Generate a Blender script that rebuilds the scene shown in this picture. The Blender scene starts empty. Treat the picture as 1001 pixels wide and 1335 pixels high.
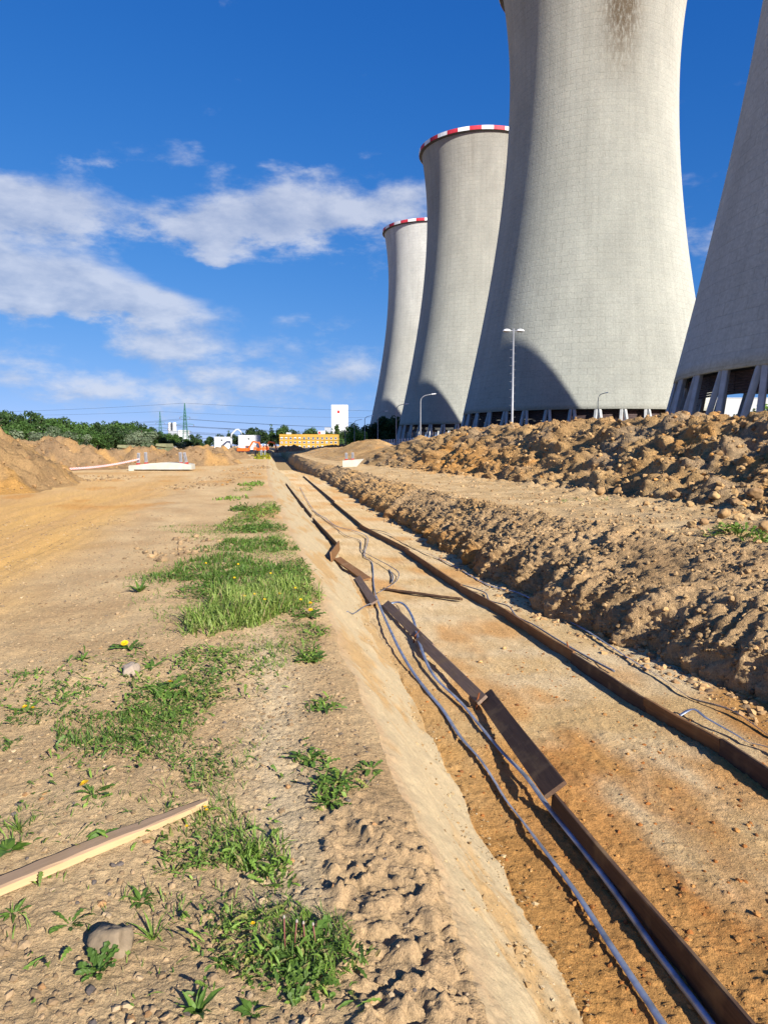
import bpy, math, random
import numpy as np
from mathutils import Vector, Matrix
R = math.radians
rng = np.random.default_rng(7)
random.seed(7)
sc = bpy.context.scene
COL = sc.collection

# ------------------------------------------------------------------ camera, sky, sun, exposure
F_PX, HOR, CX, CY, EYE = 936.6, 581.1, 500.5, 667.5, 1.65      # focal length and horizon in photograph pixels, eye height in metres
PITCH = math.atan((CY - HOR) / F_PX)
cam = bpy.data.cameras.new('camera')
cam_o = bpy.data.objects.new('camera', cam); COL.objects.link(cam_o)
cam.sensor_fit = 'VERTICAL'; cam.sensor_height = 24; cam.lens = 24 * F_PX / 1335
cam.clip_start = .05; cam.clip_end = 6000
cam_o.location = (0, 0, EYE); cam_o.rotation_euler = (math.pi / 2 - PITCH, 0, 0)
sc.camera = cam_o

SUN_AZ, SUN_EL = 145.0, 26.5                                    # clockwise from +Y, and above the horizon
sdir = Vector((math.sin(R(SUN_AZ)) * math.cos(R(SUN_EL)), math.cos(R(SUN_AZ)) * math.cos(R(SUN_EL)), math.sin(R(SUN_EL))))
sun = bpy.data.lights.new('sun', 'SUN'); sun.energy = 5.0; sun.angle = R(.53); sun.color = (1, .955, .87)
sun_o = bpy.data.objects.new('sun', sun); COL.objects.link(sun_o)
sun_o.rotation_euler = sdir.to_track_quat('Z', 'Y').to_euler()
sc.view_settings.view_transform = 'Standard'; sc.view_settings.look = 'None'
sc.view_settings.exposure = .90; sc.view_settings.gamma = 1; sc.view_settings.use_curve_mapping = False

W = bpy.data.worlds.new('World'); sc.world = W; W.use_nodes = True
nt = W.node_tree; nt.nodes.clear()
def N(t, nt_=None, **k):
    n = (nt_ or nt).nodes.new(t)
    for a, b in k.items(): setattr(n, a, b)
    return n
def math_(op, a, b=None, nt_=None, clamp=False):
    n = N('ShaderNodeMath', nt_, operation=op, use_clamp=clamp); l = (nt_ or nt).links
    for i, x in enumerate((a, b)):
        if x is None: continue
        if isinstance(x, (int, float)): n.inputs[i].default_value = x
        else: l.new(x, n.inputs[i])
    return n.outputs[0]
def sky_world():
    L = nt.links
    sky = N('ShaderNodeTexSky', sky_type='NISHITA', sun_disc=False)
    sky.sun_elevation = R(SUN_EL); sky.sun_rotation = R(SUN_AZ)
    sky.air_density = 1.0; sky.dust_density = .35; sky.ozone_density = 3.2; sky.altitude = 300
    tc0 = N('ShaderNodeTexCoord'); mp0 = N('ShaderNodeMapping'); mp0.inputs['Scale'].default_value = (1, 1, .86); mp0.inputs['Location'].default_value = (0, 0, .155)
    L.new(tc0.outputs['Generated'], mp0.inputs[0]); nv = N('ShaderNodeVectorMath', operation='NORMALIZE'); L.new(mp0.outputs[0], nv.inputs[0]); L.new(nv.outputs[0], sky.inputs[0])
    hs = N('ShaderNodeHueSaturation'); hs.inputs['Saturation'].default_value = 1.16; hs.inputs['Value'].default_value = 1.0
    L.new(sky.outputs[0], hs.inputs['Color'])
    sr = N('ShaderNodeSeparateColor'); L.new(hs.outputs[0], sr.inputs[0]); cc = N('ShaderNodeCombineColor')      # deeper, clearer blue than the bare model
    for i, (a_, g_) in enumerate(((2.36, 1.93), (.583, 1.12), (.556, .70))):
        L.new(math_('MULTIPLY', math_('POWER', math_('MULTIPLY', sr.outputs[i], .125), g_), a_ / .125), cc.inputs[i])
    bg = N('ShaderNodeBackground'); bg.inputs[1].default_value = .125; L.new(cc.outputs[0], bg.inputs[0])
    tc = N('ShaderNodeTexCoord'); sp = N('ShaderNodeSeparateXYZ'); L.new(tc.outputs['Generated'], sp.inputs[0])
    x, y, z = sp.outputs
    az = math_('ARCTAN2', x, y); el = math_('ARCSINE', z)
    def noise(sx, sy, off, detail, rough=.55, dist=0.):
        cb = N('ShaderNodeCombineXYZ')
        L.new(math_('MULTIPLY', az, sx), cb.inputs[0]); L.new(math_('MULTIPLY', el, sy), cb.inputs[1]); cb.inputs[2].default_value = off
        n = N('ShaderNodeTexNoise'); n.inputs['Scale'].default_value = 1; n.inputs['Detail'].default_value = detail
        n.inputs['Roughness'].default_value = rough; n.inputs['Distortion'].default_value = dist
        L.new(cb.outputs[0], n.inputs['Vector']); return n.outputs[0]
    n1 = noise(7, 15, 1.3, 9, .60, .1); n2 = noise(15, 34, 5.1, 8, .62); n3 = noise(3.1, 8, 8.8, 5)
    az0, el0 = az, el; az = math_('ADD', az, .018); el = math_('ADD', el, .016); n1b = noise(7, 15, 1.3, 6, .60, .1); az, el = az0, el0
    waz = math_('ADD', az, math_('MULTIPLY', math_('SUBTRACT', n1, .5), .16))
    wel = math_('ADD', el, math_('MULTIPLY', math_('SUBTRACT', n2, .5), .05))
    blobs = [(85, 290, 150, 26, .9), (290, 310, 70, 18, .7), (390, 290, 120, 34, 1.05), (280, 342, 50, 12, .6), (50, 372, 140, 32, 1.1), (185, 402, 75, 15, .95),
             (250, 447, 100, 24, .55), (250, 500, 420, 44, .62), (140, 210, 110, 16, .42), (410, 238, 45, 11, .45), (470, 216, 50, 14, .35),
             (540, 268, 70, 26, .7), (930, 320, 70, 50, .5), (420, 425, 90, 12, .35), (-180, 330, 140, 40, .9), (1300, 380, 240, 36, .8), (40, 255, 160, 20, .3)]
    tot = None
    for (px, py, rx, ry, w) in blobs:
        u = (px - CX) / F_PX; a0 = math.atan(u); e0 = math.atan((HOR - py) / F_PX * math.cos(a0))
        da = math_('DIVIDE', math_('SUBTRACT', waz, a0), rx / F_PX); de = math_('DIVIDE', math_('SUBTRACT', wel, e0), ry / F_PX)
        g = math_('MULTIPLY', math_('EXPONENT', math_('MULTIPLY', math_('ADD', math_('MULTIPLY', da, da), math_('MULTIPLY', de, de)), -.8)), w)
        tot = g if tot is None else math_('ADD', tot, g)
    far = math_('MULTIPLY', math_('SUBTRACT', n3, .60), 1.6, clamp=True)        # loose cloud all round the sky
    tot = math_('ADD', tot, far)
    d = math_('ADD', tot, math_('MULTIPLY', math_('SUBTRACT', n1, .5), 2.3))
    d = math_('ADD', d, math_('MULTIPLY', math_('SUBTRACT', n2, .5), .9))
    mr = N('ShaderNodeMapRange', interpolation_type='SMOOTHSTEP'); mr.inputs[1].default_value = .30; mr.inputs[2].default_value = 1.0
    mr.inputs[3].default_value = 0; mr.inputs[4].default_value = .72; L.new(d, mr.inputs[0])
    lit = math_('ADD', math_('MULTIPLY', math_('SUBTRACT', n1, n1b), 3.2), math_('MULTIPLY', math_('SUBTRACT', n2, .5), .8))
    cr = N('ShaderNodeMix', data_type='RGBA'); cr.inputs[6].default_value = (.46, .53, .70, 1); cr.inputs[7].default_value = (.80, .83, .92, 1)
    mr2 = N('ShaderNodeMapRange'); mr2.inputs[1].default_value = -.45; mr2.inputs[2].default_value = .40; L.new(lit, mr2.inputs[0])
    L.new(mr2.outputs[0], cr.inputs[0])
    bgc = N('ShaderNodeBackground'); bgc.inputs[1].default_value = .50; L.new(cr.outputs[2], bgc.inputs[0])
    mx = N('ShaderNodeMixShader'); L.new(mr.outputs[0], mx.inputs[0]); L.new(bg.outputs[0], mx.inputs[1]); L.new(bgc.outputs[0], mx.inputs[2])
    out = N('ShaderNodeOutputWorld'); L.new(mx.outputs[0], out.inputs[0])
sky_world()

# ------------------------------------------------------------------ helpers
_c, _s = math.cos(PITCH), math.sin(PITCH)
def ray(px, py):
    u = (px - CX) / F_PX; v = (CY - py) / F_PX
    return (u, _c + v * _s, -_s + v * _c)
def at(px, py, z=0.):                       # the point of the level z that stands at a place of the photograph
    d = ray(px, py); t = (z - EYE) / d[2]
    return Vector((d[0] * t, d[1] * t, z))
def pt(px, py, Y):
    d = ray(px, py); t = Y / d[1]
    return Vector((d[0] * t, Y, EYE + d[2] * t))
def lin(r, g, b, k=1.):
    f = lambda c: ((c / 255 + .055) / 1.055) ** 2.4 if c > 10 else c / 255 / 12.92
    return np.array([f(r) * k, f(g) * k, f(b) * k])
def sstep(a, b, x):
    t = np.clip((x - a) / (b - a), 0, 1); return t * t * (3 - 2 * t)

def _hash(ix, iy, seed):
    h = (ix.astype(np.int64) * 374761393 + iy.astype(np.int64) * 668265263 + seed * 974634777) & 0xFFFFFFFF
    h = h.astype(np.uint32)
    h ^= h >> np.uint32(13); h *= np.uint32(1274126177); h ^= h >> np.uint32(16); h *= np.uint32(2246822519); h ^= h >> np.uint32(13)
    return h
def _rnd(h): return (h & np.uint32(0xFFFF)).astype(np.float32) / 65535.
def perlin(x, y, seed=0):
    x = np.asarray(x, np.float32); y = np.asarray(y, np.float32)
    xi = np.floor(x); yi = np.floor(y); fx = x - xi; fy = y - yi
    u = fx * fx * fx * (fx * (fx * 6 - 15) + 10); v = fy * fy * fy * (fy * (fy * 6 - 15) + 10)
    def g(dx, dy):
        a = _rnd(_hash(xi + dx, yi + dy, seed)) * 6.2831853
        return np.cos(a) * (fx - dx) + np.sin(a) * (fy - dy)
    a = g(0, 0); b = g(1, 0); c = g(0, 1); d = g(1, 1)
    return ((a + (b - a) * u) * (1 - v) + (c + (d - c) * u) * v) * 1.4
def fbm(x, y, o=4, seed=0, gain=.5):
    r = 0; a = 1.
    for i in range(o):
        r = r + a * perlin(x, y, seed + i * 17); x = x * 2.03 + 11.3; y = y * 2.03 + 5.7; a *= gain
    return r
def lumps(x, y, cell, seed=0, dens=.8, warp=.25):
    """clods: rounded and planed lumps, one per cell, height in metres"""
    x = np.asarray(x, np.float32) / cell; y = np.asarray(y, np.float32) / cell
    wx = x + warp * perlin(x * 1.7, y * 1.7, seed + 91); wy = y + warp * perlin(x * 1.7 + 40, y * 1.7, seed + 92)
    xi = np.floor(wx); yi = np.floor(wy); out = np.zeros_like(wx)
    for i in (-1, 0, 1):
        for j in (-1, 0, 1):
            cx = xi + i; cy = yi + j; h = _hash(cx, cy, seed); h2 = _hash(cx, cy, seed + 5)
            r1 = _rnd(h); r2 = (h >> np.uint32(16)).astype(np.float32) / 65535.; r3 = _rnd(h2); r4 = (h2 >> np.uint32(16)).astype(np.float32) / 65535.
            dx = wx - cx - r1; dy = wy - cy - r2; rad = .28 + .45 * r3 * r3
            dx2 = dx * (.8 + .5 * r4); q = 1 - (dx2 * dx2 + dy * dy) / (rad * rad)
            s = rad * np.sqrt(np.maximum(q, 0))
            ang = r1 * 40.; pl = rad * (.40 + .25 * r2) + (dx * np.cos(ang) + dy * np.sin(ang)) * 1.0
            s = np.where((q > 0) & (r4 < dens), np.minimum(s, np.maximum(pl, 0)), 0)
            out = np.maximum(out, s)
    return out * cell
def billow(x, y, o=4, seed=0, gain=.5):
    r = 0; a = 1.
    for i in range(o):
        r = r + a * np.abs(perlin(x, y, seed + i * 13)); x = x * 2.1 + 3.7; y = y * 2.1 + 8.1; a *= gain
    return r
def cellcrack(x, y, cell, seed=0):
    """distance between the two nearest cell centres: 0 on a crack"""
    x = np.asarray(x, np.float32) / cell; y = np.asarray(y, np.float32) / cell
    x = x + .22 * perlin(x * 2, y * 2, seed + 3); y = y + .22 * perlin(x * 2 + 9, y * 2, seed + 4)
    xi = np.floor(x); yi = np.floor(y); f1 = np.full_like(x, 9.); f2 = np.full_like(x, 9.)
    for i in (-1, 0, 1):
        for j in (-1, 0, 1):
            h = _hash(xi + i, yi + j, seed); dx = x - xi - i - _rnd(h); dy = y - yi - j - (h >> np.uint32(16)).astype(np.float32) / 65535.
            d = np.sqrt(dx * dx + dy * dy); f2 = np.minimum(f2, np.maximum(f1, d)); f1 = np.minimum(f1, d)
    return (f2 - f1) * cell

def new_mesh(name, V, faces, mat=None, col=None, smooth=True, uv=None):
    """faces: (m,3) or (m,4) arrays, or a list of such arrays"""
    if not isinstance(faces, list): faces = [faces]
    faces = [np.asarray(f, np.int32) for f in faces if len(f)]
    me = bpy.data.meshes.new(name)
    V = np.ascontiguousarray(V, np.float32); me.vertices.add(len(V)); me.vertices.foreach_set('co', V.ravel())
    li = np.concatenate([f.ravel() for f in faces]); tot = np.concatenate([np.full(len(f), f.shape[1], np.int32) for f in faces])
    st = np.concatenate([[0], np.cumsum(tot)[:-1]]).astype(np.int32)
    me.loops.add(len(li)); me.loops.foreach_set('vertex_index', li)
    me.polygons.add(len(tot)); me.polygons.foreach_set('loop_start', st); me.polygons.foreach_set('loop_total', tot)
    me.update(calc_edges=True)
    me.polygons.foreach_set('use_smooth', np.full(len(tot), smooth, bool))
    if col is not None:
        a = me.color_attributes.new('Col', 'FLOAT_COLOR', 'POINT')
        c = np.ones((len(V), 4), np.float32); c[:, :col.shape[1]] = col; a.data.foreach_set('color', c.ravel())
    if uv is not None:
        l = me.uv_layers.new(name='UVMap'); l.data.foreach_set('uv', np.ascontiguousarray(uv[li], np.float32).ravel())
    if mat: me.materials.append(mat)
    me.validate()
    return me
def obj(name, me, parent=None, loc=None, rot=None):
    o = bpy.data.objects.new(name, me); COL.objects.link(o)
    if parent is not None: o.parent = parent
    if loc is not None: o.location = loc
    if rot is not None: o.rotation_euler = rot
    return o
def tag(o, label, cat, group=None, kind=None):
    o['label'] = label; o['category'] = cat
    if group: o['group'] = group
    if kind: o['kind'] = kind
    return o
def struct(o): o['kind'] = 'structure'; return o
def thing(name, label, cat, loc=(0, 0, 0), rotz=0., group=None):
    o = bpy.data.objects.new(name, None); COL.objects.link(o); o.location = loc; o.rotation_euler = (0, 0, rotz); o.empty_display_size = .2
    return tag(o, label, cat, group)
def copy_tree(src, loc, rotz=0., label=None, group=None, scale=None):
    r = src.copy(); COL.objects.link(r); r.location = loc; r.rotation_euler = (0, 0, rotz)
    if scale: r.scale = scale
    if label: r['label'] = label
    if group: r['group'] = group
    for ch in src.children:
        c = ch.copy(); COL.objects.link(c); c.parent = r
        for g in ch.children:
            d = g.copy(); COL.objects.link(d); d.parent = c
    return r
class MB:
    """collects shapes for one mesh"""
    def __init__(s): s.V = []; s.F = []
    def add(s, v, f):
        o = len(s.V); s.V += [tuple(p) for p in v]; s.F += [[i + o for i in q] for q in f]; return s
    def box(s, c, d, M=None, bev=0.):
        x, y, z = d[0] / 2, d[1] / 2, d[2] / 2
        if bev > 0:
            b = min(bev, x * .8, y * .8, z * .8); v = []
            for sx in (-1, 1):
                for sy in (-1, 1):
                    for sz in (-1, 1):
                        v += [(sx * (x - b), sy * (y - b), sz * z), (sx * (x - b), sy * y, sz * (z - b)), (sx * x, sy * (y - b), sz * (z - b))]
            import bmesh
            bm = bmesh.new(); vs = [bm.verts.new(p) for p in v]; bmesh.ops.convex_hull(bm, input=vs)
            bm.verts.index_update(); v = [q.co.copy() for q in bm.verts]; f = [[q.index for q in fc.verts] for fc in bm.faces]; bm.free()
        else:
            v = [Vector((i * x, j * y, k * z)) for i in (-1, 1) for j in (-1, 1) for k in (-1, 1)]
            f = [(0, 1, 3, 2), (4, 6, 7, 5), (0, 4, 5, 1), (2, 3, 7, 6), (0, 2, 6, 4), (1, 5, 7, 3)]
        v = [Vector(p) for p in v]
        if M is not None: v = [M @ p for p in v]
        return s.add([p + Vector(c) for p in v], f)
    def bar(s, a, b, w, h=None, bev=0.):
        a = Vector(a); b = Vector(b); h = h or w; d = b - a
        q = d.to_track_quat('X', 'Z').to_matrix()
        return s.box((a + b) / 2, (d.length, w, h), q, bev)
    def tube(s, pts, r, n=8, cap=True):
        pts = [Vector(p) for p in pts]; rr = r if isinstance(r, (list, tuple)) else [r] * len(pts); v = []
        for i, p in enumerate(pts):
            t = (pts[min(i + 1, len(pts) - 1)] - pts[max(i - 1, 0)]).normalized()
            up = Vector((0, 0, 1)) if abs(t.z) < .9 else Vector((0, 1, 0))
            a = t.cross(up).normalized(); b = a.cross(t).normalized()
            v += [p + (a * math.cos(2 * math.pi * k / n) + b * math.sin(2 * math.pi * k / n)) * rr[i] for k in range(n)]
        f = [(i * n + k, i * n + (k + 1) % n, (i + 1) * n + (k + 1) % n, (i + 1) * n + k) for i in range(len(pts) - 1) for k in range(n)]
        if cap: f += [tuple(range(n - 1, -1, -1)), tuple((len(pts) - 1) * n + k for k in range(n))]
        return s.add(v, f)
    def prism(s, poly, a, b, axis='y'):
        """poly in (x,z) drawn out along y from a to b"""
        n = len(poly); v = [Vector((p[0], a, p[1])) for p in poly] + [Vector((p[0], b, p[1])) for p in poly]
        return s.add(v, [tuple(range(n)), tuple(range(2 * n - 1, n - 1, -1))] + [(i, i + n, (i + 1) % n + n, (i + 1) % n) for i in range(n)])
    def mesh(s, name, mat, smooth=False):
        me = bpy.data.meshes.new(name); me.from_pydata([tuple(p) for p in s.V], [], s.F)
        import bmesh
        bm = bmesh.new(); bm.from_mesh(me); bmesh.ops.recalc_face_normals(bm, faces=bm.faces); bm.to_mesh(me); bm.free()
        if smooth: me.polygons.foreach_set('use_smooth', np.full(len(me.polygons), True, bool))
        if mat: me.materials.append(mat)
        return me
    def build(s, name, mat, parent=None, loc=None, smooth=False, rot=None): return obj(name, s.mesh(name, mat, smooth), parent, loc, rot)

# ------------------------------------------------------------------ materials
def new_mat(name):
    m = bpy.data.materials.new(name); m.use_nodes = True
    b = m.node_tree.nodes['Principled BSDF']; return m, m.node_tree, b
def flat_mat(name, rgb, rough=.7, metal=0., var=.12, scale=6., bump=0., bscale=40., stretch=None, spec=.3):
    m, t, b = new_mat(name); L = t.links
    b.inputs['Roughness'].default_value = rough; b.inputs['Metallic'].default_value = metal; b.inputs['Specular IOR Level'].default_value = spec
    tc = N('ShaderNodeTexCoord', t); mp = N('ShaderNodeMapping', t); L.new(tc.outputs['Object'], mp.inputs[0])
    if stretch: mp.inputs['Scale'].default_value = stretch
    n = N('ShaderNodeTexNoise', t); n.inputs['Scale'].default_value = scale; n.inputs['Detail'].default_value = 6; L.new(mp.outputs[0], n.inputs['Vector'])
    cr = N('ShaderNodeValToRGB', t); c = np.array(rgb)
    cr.color_ramp.elements[0].position = .3; cr.color_ramp.elements[1].position = .7
    cr.color_ramp.elements[0].color = (*np.clip(c * (1 - var * 1.6), 0, 1), 1); cr.color_ramp.elements[1].color = (*np.clip(c * (1 + var), 0, 1), 1)
    L.new(n.outputs[0], cr.inputs[0]); L.new(cr.outputs[0], b.inputs['Base Color'])
    if bump:
        n2 = N('ShaderNodeTexNoise', t); n2.inputs['Scale'].default_value = bscale; n2.inputs['Detail'].default_value = 5; L.new(mp.outputs[0], n2.inputs['Vector'])
        bp = N('ShaderNodeBump', t); bp.inputs['Strength'].default_value = bump; bp.inputs['Distance'].default_value = .01
        L.new(n2.outputs[0], bp.inputs['Height']); L.new(bp.outputs[0], b.inputs['Normal'])
    return m
def soil_mat(name, bump=.5, dist=.012, scales=(38., 150.), speck=.3):
    m, t, b = new_mat(name); L = t.links
    b.inputs['Roughness'].default_value = .95; b.inputs['Specular IOR Level'].default_value = .08; b.inputs['Diffuse Roughness'].default_value = .35
    a = N('ShaderNodeAttribute', t, attribute_name='Col'); tc = N('ShaderNodeTexCoord', t)
    def nz(s, d=5, r=.6):
        n = N('ShaderNodeTexNoise', t); n.inputs['Scale'].default_value = s; n.inputs['Detail'].default_value = d; n.inputs['Roughness'].default_value = r
        L.new(tc.outputs['Object'], n.inputs['Vector']); return n.outputs[0]
    g = nz(scales[1], 4, .7); k = nz(scales[0], 6, .65)
    mr = N('ShaderNodeMapRange', t); mr.inputs[1].default_value = .38; mr.inputs[2].default_value = .62; mr.inputs[3].default_value = 1 - speck; mr.inputs[4].default_value = 1 + speck * .75
    L.new(math_('ADD', math_('MULTIPLY', g, .55, t), math_('MULTIPLY', k, .45, t), t), mr.inputs[0])
    mx = N('ShaderNodeMix', t, data_type='RGBA', blend_type='MULTIPLY'); mx.inputs[0].default_value = 1
    L.new(a.outputs['Color'], mx.inputs[6]); L.new(mr.outputs[0], mx.inputs[7]); L.new(mx.outputs[2], b.inputs['Base Color'])
    bp = N('ShaderNodeBump', t); bp.inputs['Strength'].default_value = bump; bp.inputs['Distance'].default_value = dist
    L.new(math_('ADD', math_('MULTIPLY', g, .35, t), k, t), bp.inputs['Height']); L.new(bp.outputs[0], b.inputs['Normal'])
    return m
def attr_mat(name, rough=.9, bump=.3, bscale=60., trans=0., spec=.2):
    m, t, b = new_mat(name); L = t.links
    b.inputs['Roughness'].default_value = rough; b.inputs['Specular IOR Level'].default_value = spec
    a = N('ShaderNodeAttribute', t, attribute_name='Col'); L.new(a.outputs['Color'], b.inputs['Base Color'])
    if bump:
        tc = N('ShaderNodeTexCoord', t); n = N('ShaderNodeTexNoise', t); n.inputs['Scale'].default_value = bscale; n.inputs['Detail'].default_value = 5
        L.new(tc.outputs['Object'], n.inputs['Vector'])
        bp = N('ShaderNodeBump', t); bp.inputs['Strength'].default_value = bump; bp.inputs['Distance'].default_value = .01
        L.new(n.outputs[0], bp.inputs['Height']); L.new(bp.outputs[0], b.inputs['Normal'])
    if trans:
        tr = N('ShaderNodeBsdfTranslucent', t); hs = N('ShaderNodeHueSaturation', t); hs.inputs['Value'].default_value = 1.5
        L.new(a.outputs['Color'], hs.inputs['Color']); L.new(hs.outputs[0], tr.inputs[0])
        mx = N('ShaderNodeMixShader', t); mx.inputs[0].default_value = trans
        L.new(b.outputs[0], mx.inputs[1]); L.new(tr.outputs[0], mx.inputs[2])
        L.new(mx.outputs[0], t.nodes['Material Output'].inputs[0])
    return m
M_bank = soil_mat('dry_bank_soil', 1., .022, (34., 150.), .30)
M_slope = soil_mat('sandy_slope_soil', .8, .009, (30., 170.), .16)
M_floor = soil_mat('trench_floor_soil', 1., .020, (38., 140.), .32)
M_wall = soil_mat('dug_wall_soil', 1., .07, (16., 60.), .32)
M_heap = soil_mat('heap_soil', 1., .10, (9., 36.), .34)
M_stone = attr_mat('stone', .9, .5, 45.)
M_leaf = attr_mat('leaf', .55, 0, trans=.28, spec=.35)
M_treeleaf = attr_mat('tree_leaf', .6, 0, trans=.22, spec=.25)

# ------------------------------------------------------------------ the ground: a dug trench between a bank and a terrace with a spoil ridge
AV = -.155                                   # the trench drifts to the left: w is the distance to the right of its line through the viewer
DEP0 = .75
def depth(Y): return np.interp(Y, [0, 55, 110, 235, 300], [DEP0, DEP0, 1.9, 1.9, 0.])
def f_lip(Y): return np.interp(Y, [1, 2, 2.8, 4.8, 8.6, 15.7, 31.7, 60, 150], [.60, .61, .63, .57, .52, .25, -.2, -.5, -.6])
def f_toe(Y): return np.interp(Y, [1, 2.9, 5.3, 10, 19, 38, 90, 150], [1.27, 1.27, 1.27, 1.34, 1.46, 1.3, .9, .8])
def f_toer(Y): return np.interp(Y, [3, 6.7, 8.5, 10, 13.7, 19, 27, 46, 90, 150], [4.75, 4.65, 4.3, 4.02, 3.98, 4.1, 3.9, 3.7, 3.4, 3.2])
def f_lipr(Y): return np.interp(Y, [3, 7, 9, 11, 13.5, 18, 22, 45, 60, 80, 150], [7.0, 6.85, 6.45, 5.8, 5.5, 5.3, 5.25, 5.1, 4.7, 4.3, 4.0])
def f_zlip(Y): return np.interp(Y, [5, 9, 13, 22, 45, 120, 165], [.45, .35, .26, .14, .09, .06, .05])
def f_rb(Y): return np.interp(Y, [5, 12.6, 17, 28, 39, 60, 80, 150], [8.4, 8.7, 9.4, 9.3, 8.5, 6.7, 5.4, 5.0])
def f_crest(Y): return np.interp(Y, [4, 9, 17.6, 21, 26.4, 34, 42, 52, 60, 66, 74, 82, 91, 105, 150, 200], [2.0, 2.2, 2.4, 2.62, 2.72, 2.75, 2.85, 2.45, 1.9, 1.7, 2.5, 2.1, 1.6, 1.5, 1.3, .0])

def finish(Xb, Yb, Zb, dfun):
    """base sheet pushed out along its own normals"""
    P = np.stack([Xb, Yb, Zb], -1)
    dr = np.gradient(P, axis=0); dc = np.gradient(P, axis=1)
    n = np.cross(dc, dr); n /= np.linalg.norm(n, axis=-1, keepdims=True) + 1e-9
    return P + n * dfun[..., None]
def grid_faces(r0, r1, c0, c1, C):
    r = np.arange(r0, r1)[:, None]; c = np.arange(c0, c1)[None]
    a = (r * C + c).ravel(); return np.stack([a, a + 1, a + C + 1, a + C], 1)
def split(name, P, col, c0, c1, mat):
    """columns c0..c1 of a sheet as an object of their own, sharing the seam with the next"""
    sub = P[:, c0:c1 + 1].reshape(-1, 3); k = c1 - c0 + 1
    return obj(name, new_mesh(name, sub, grid_faces(0, P.shape[0] - 1, 0, k - 1, k), mat, col[:, c0:c1 + 1].reshape(-1, 3)))
def mixc(a, b, t): return a + (b - a) * np.clip(t, 0, 1)[..., None]

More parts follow.
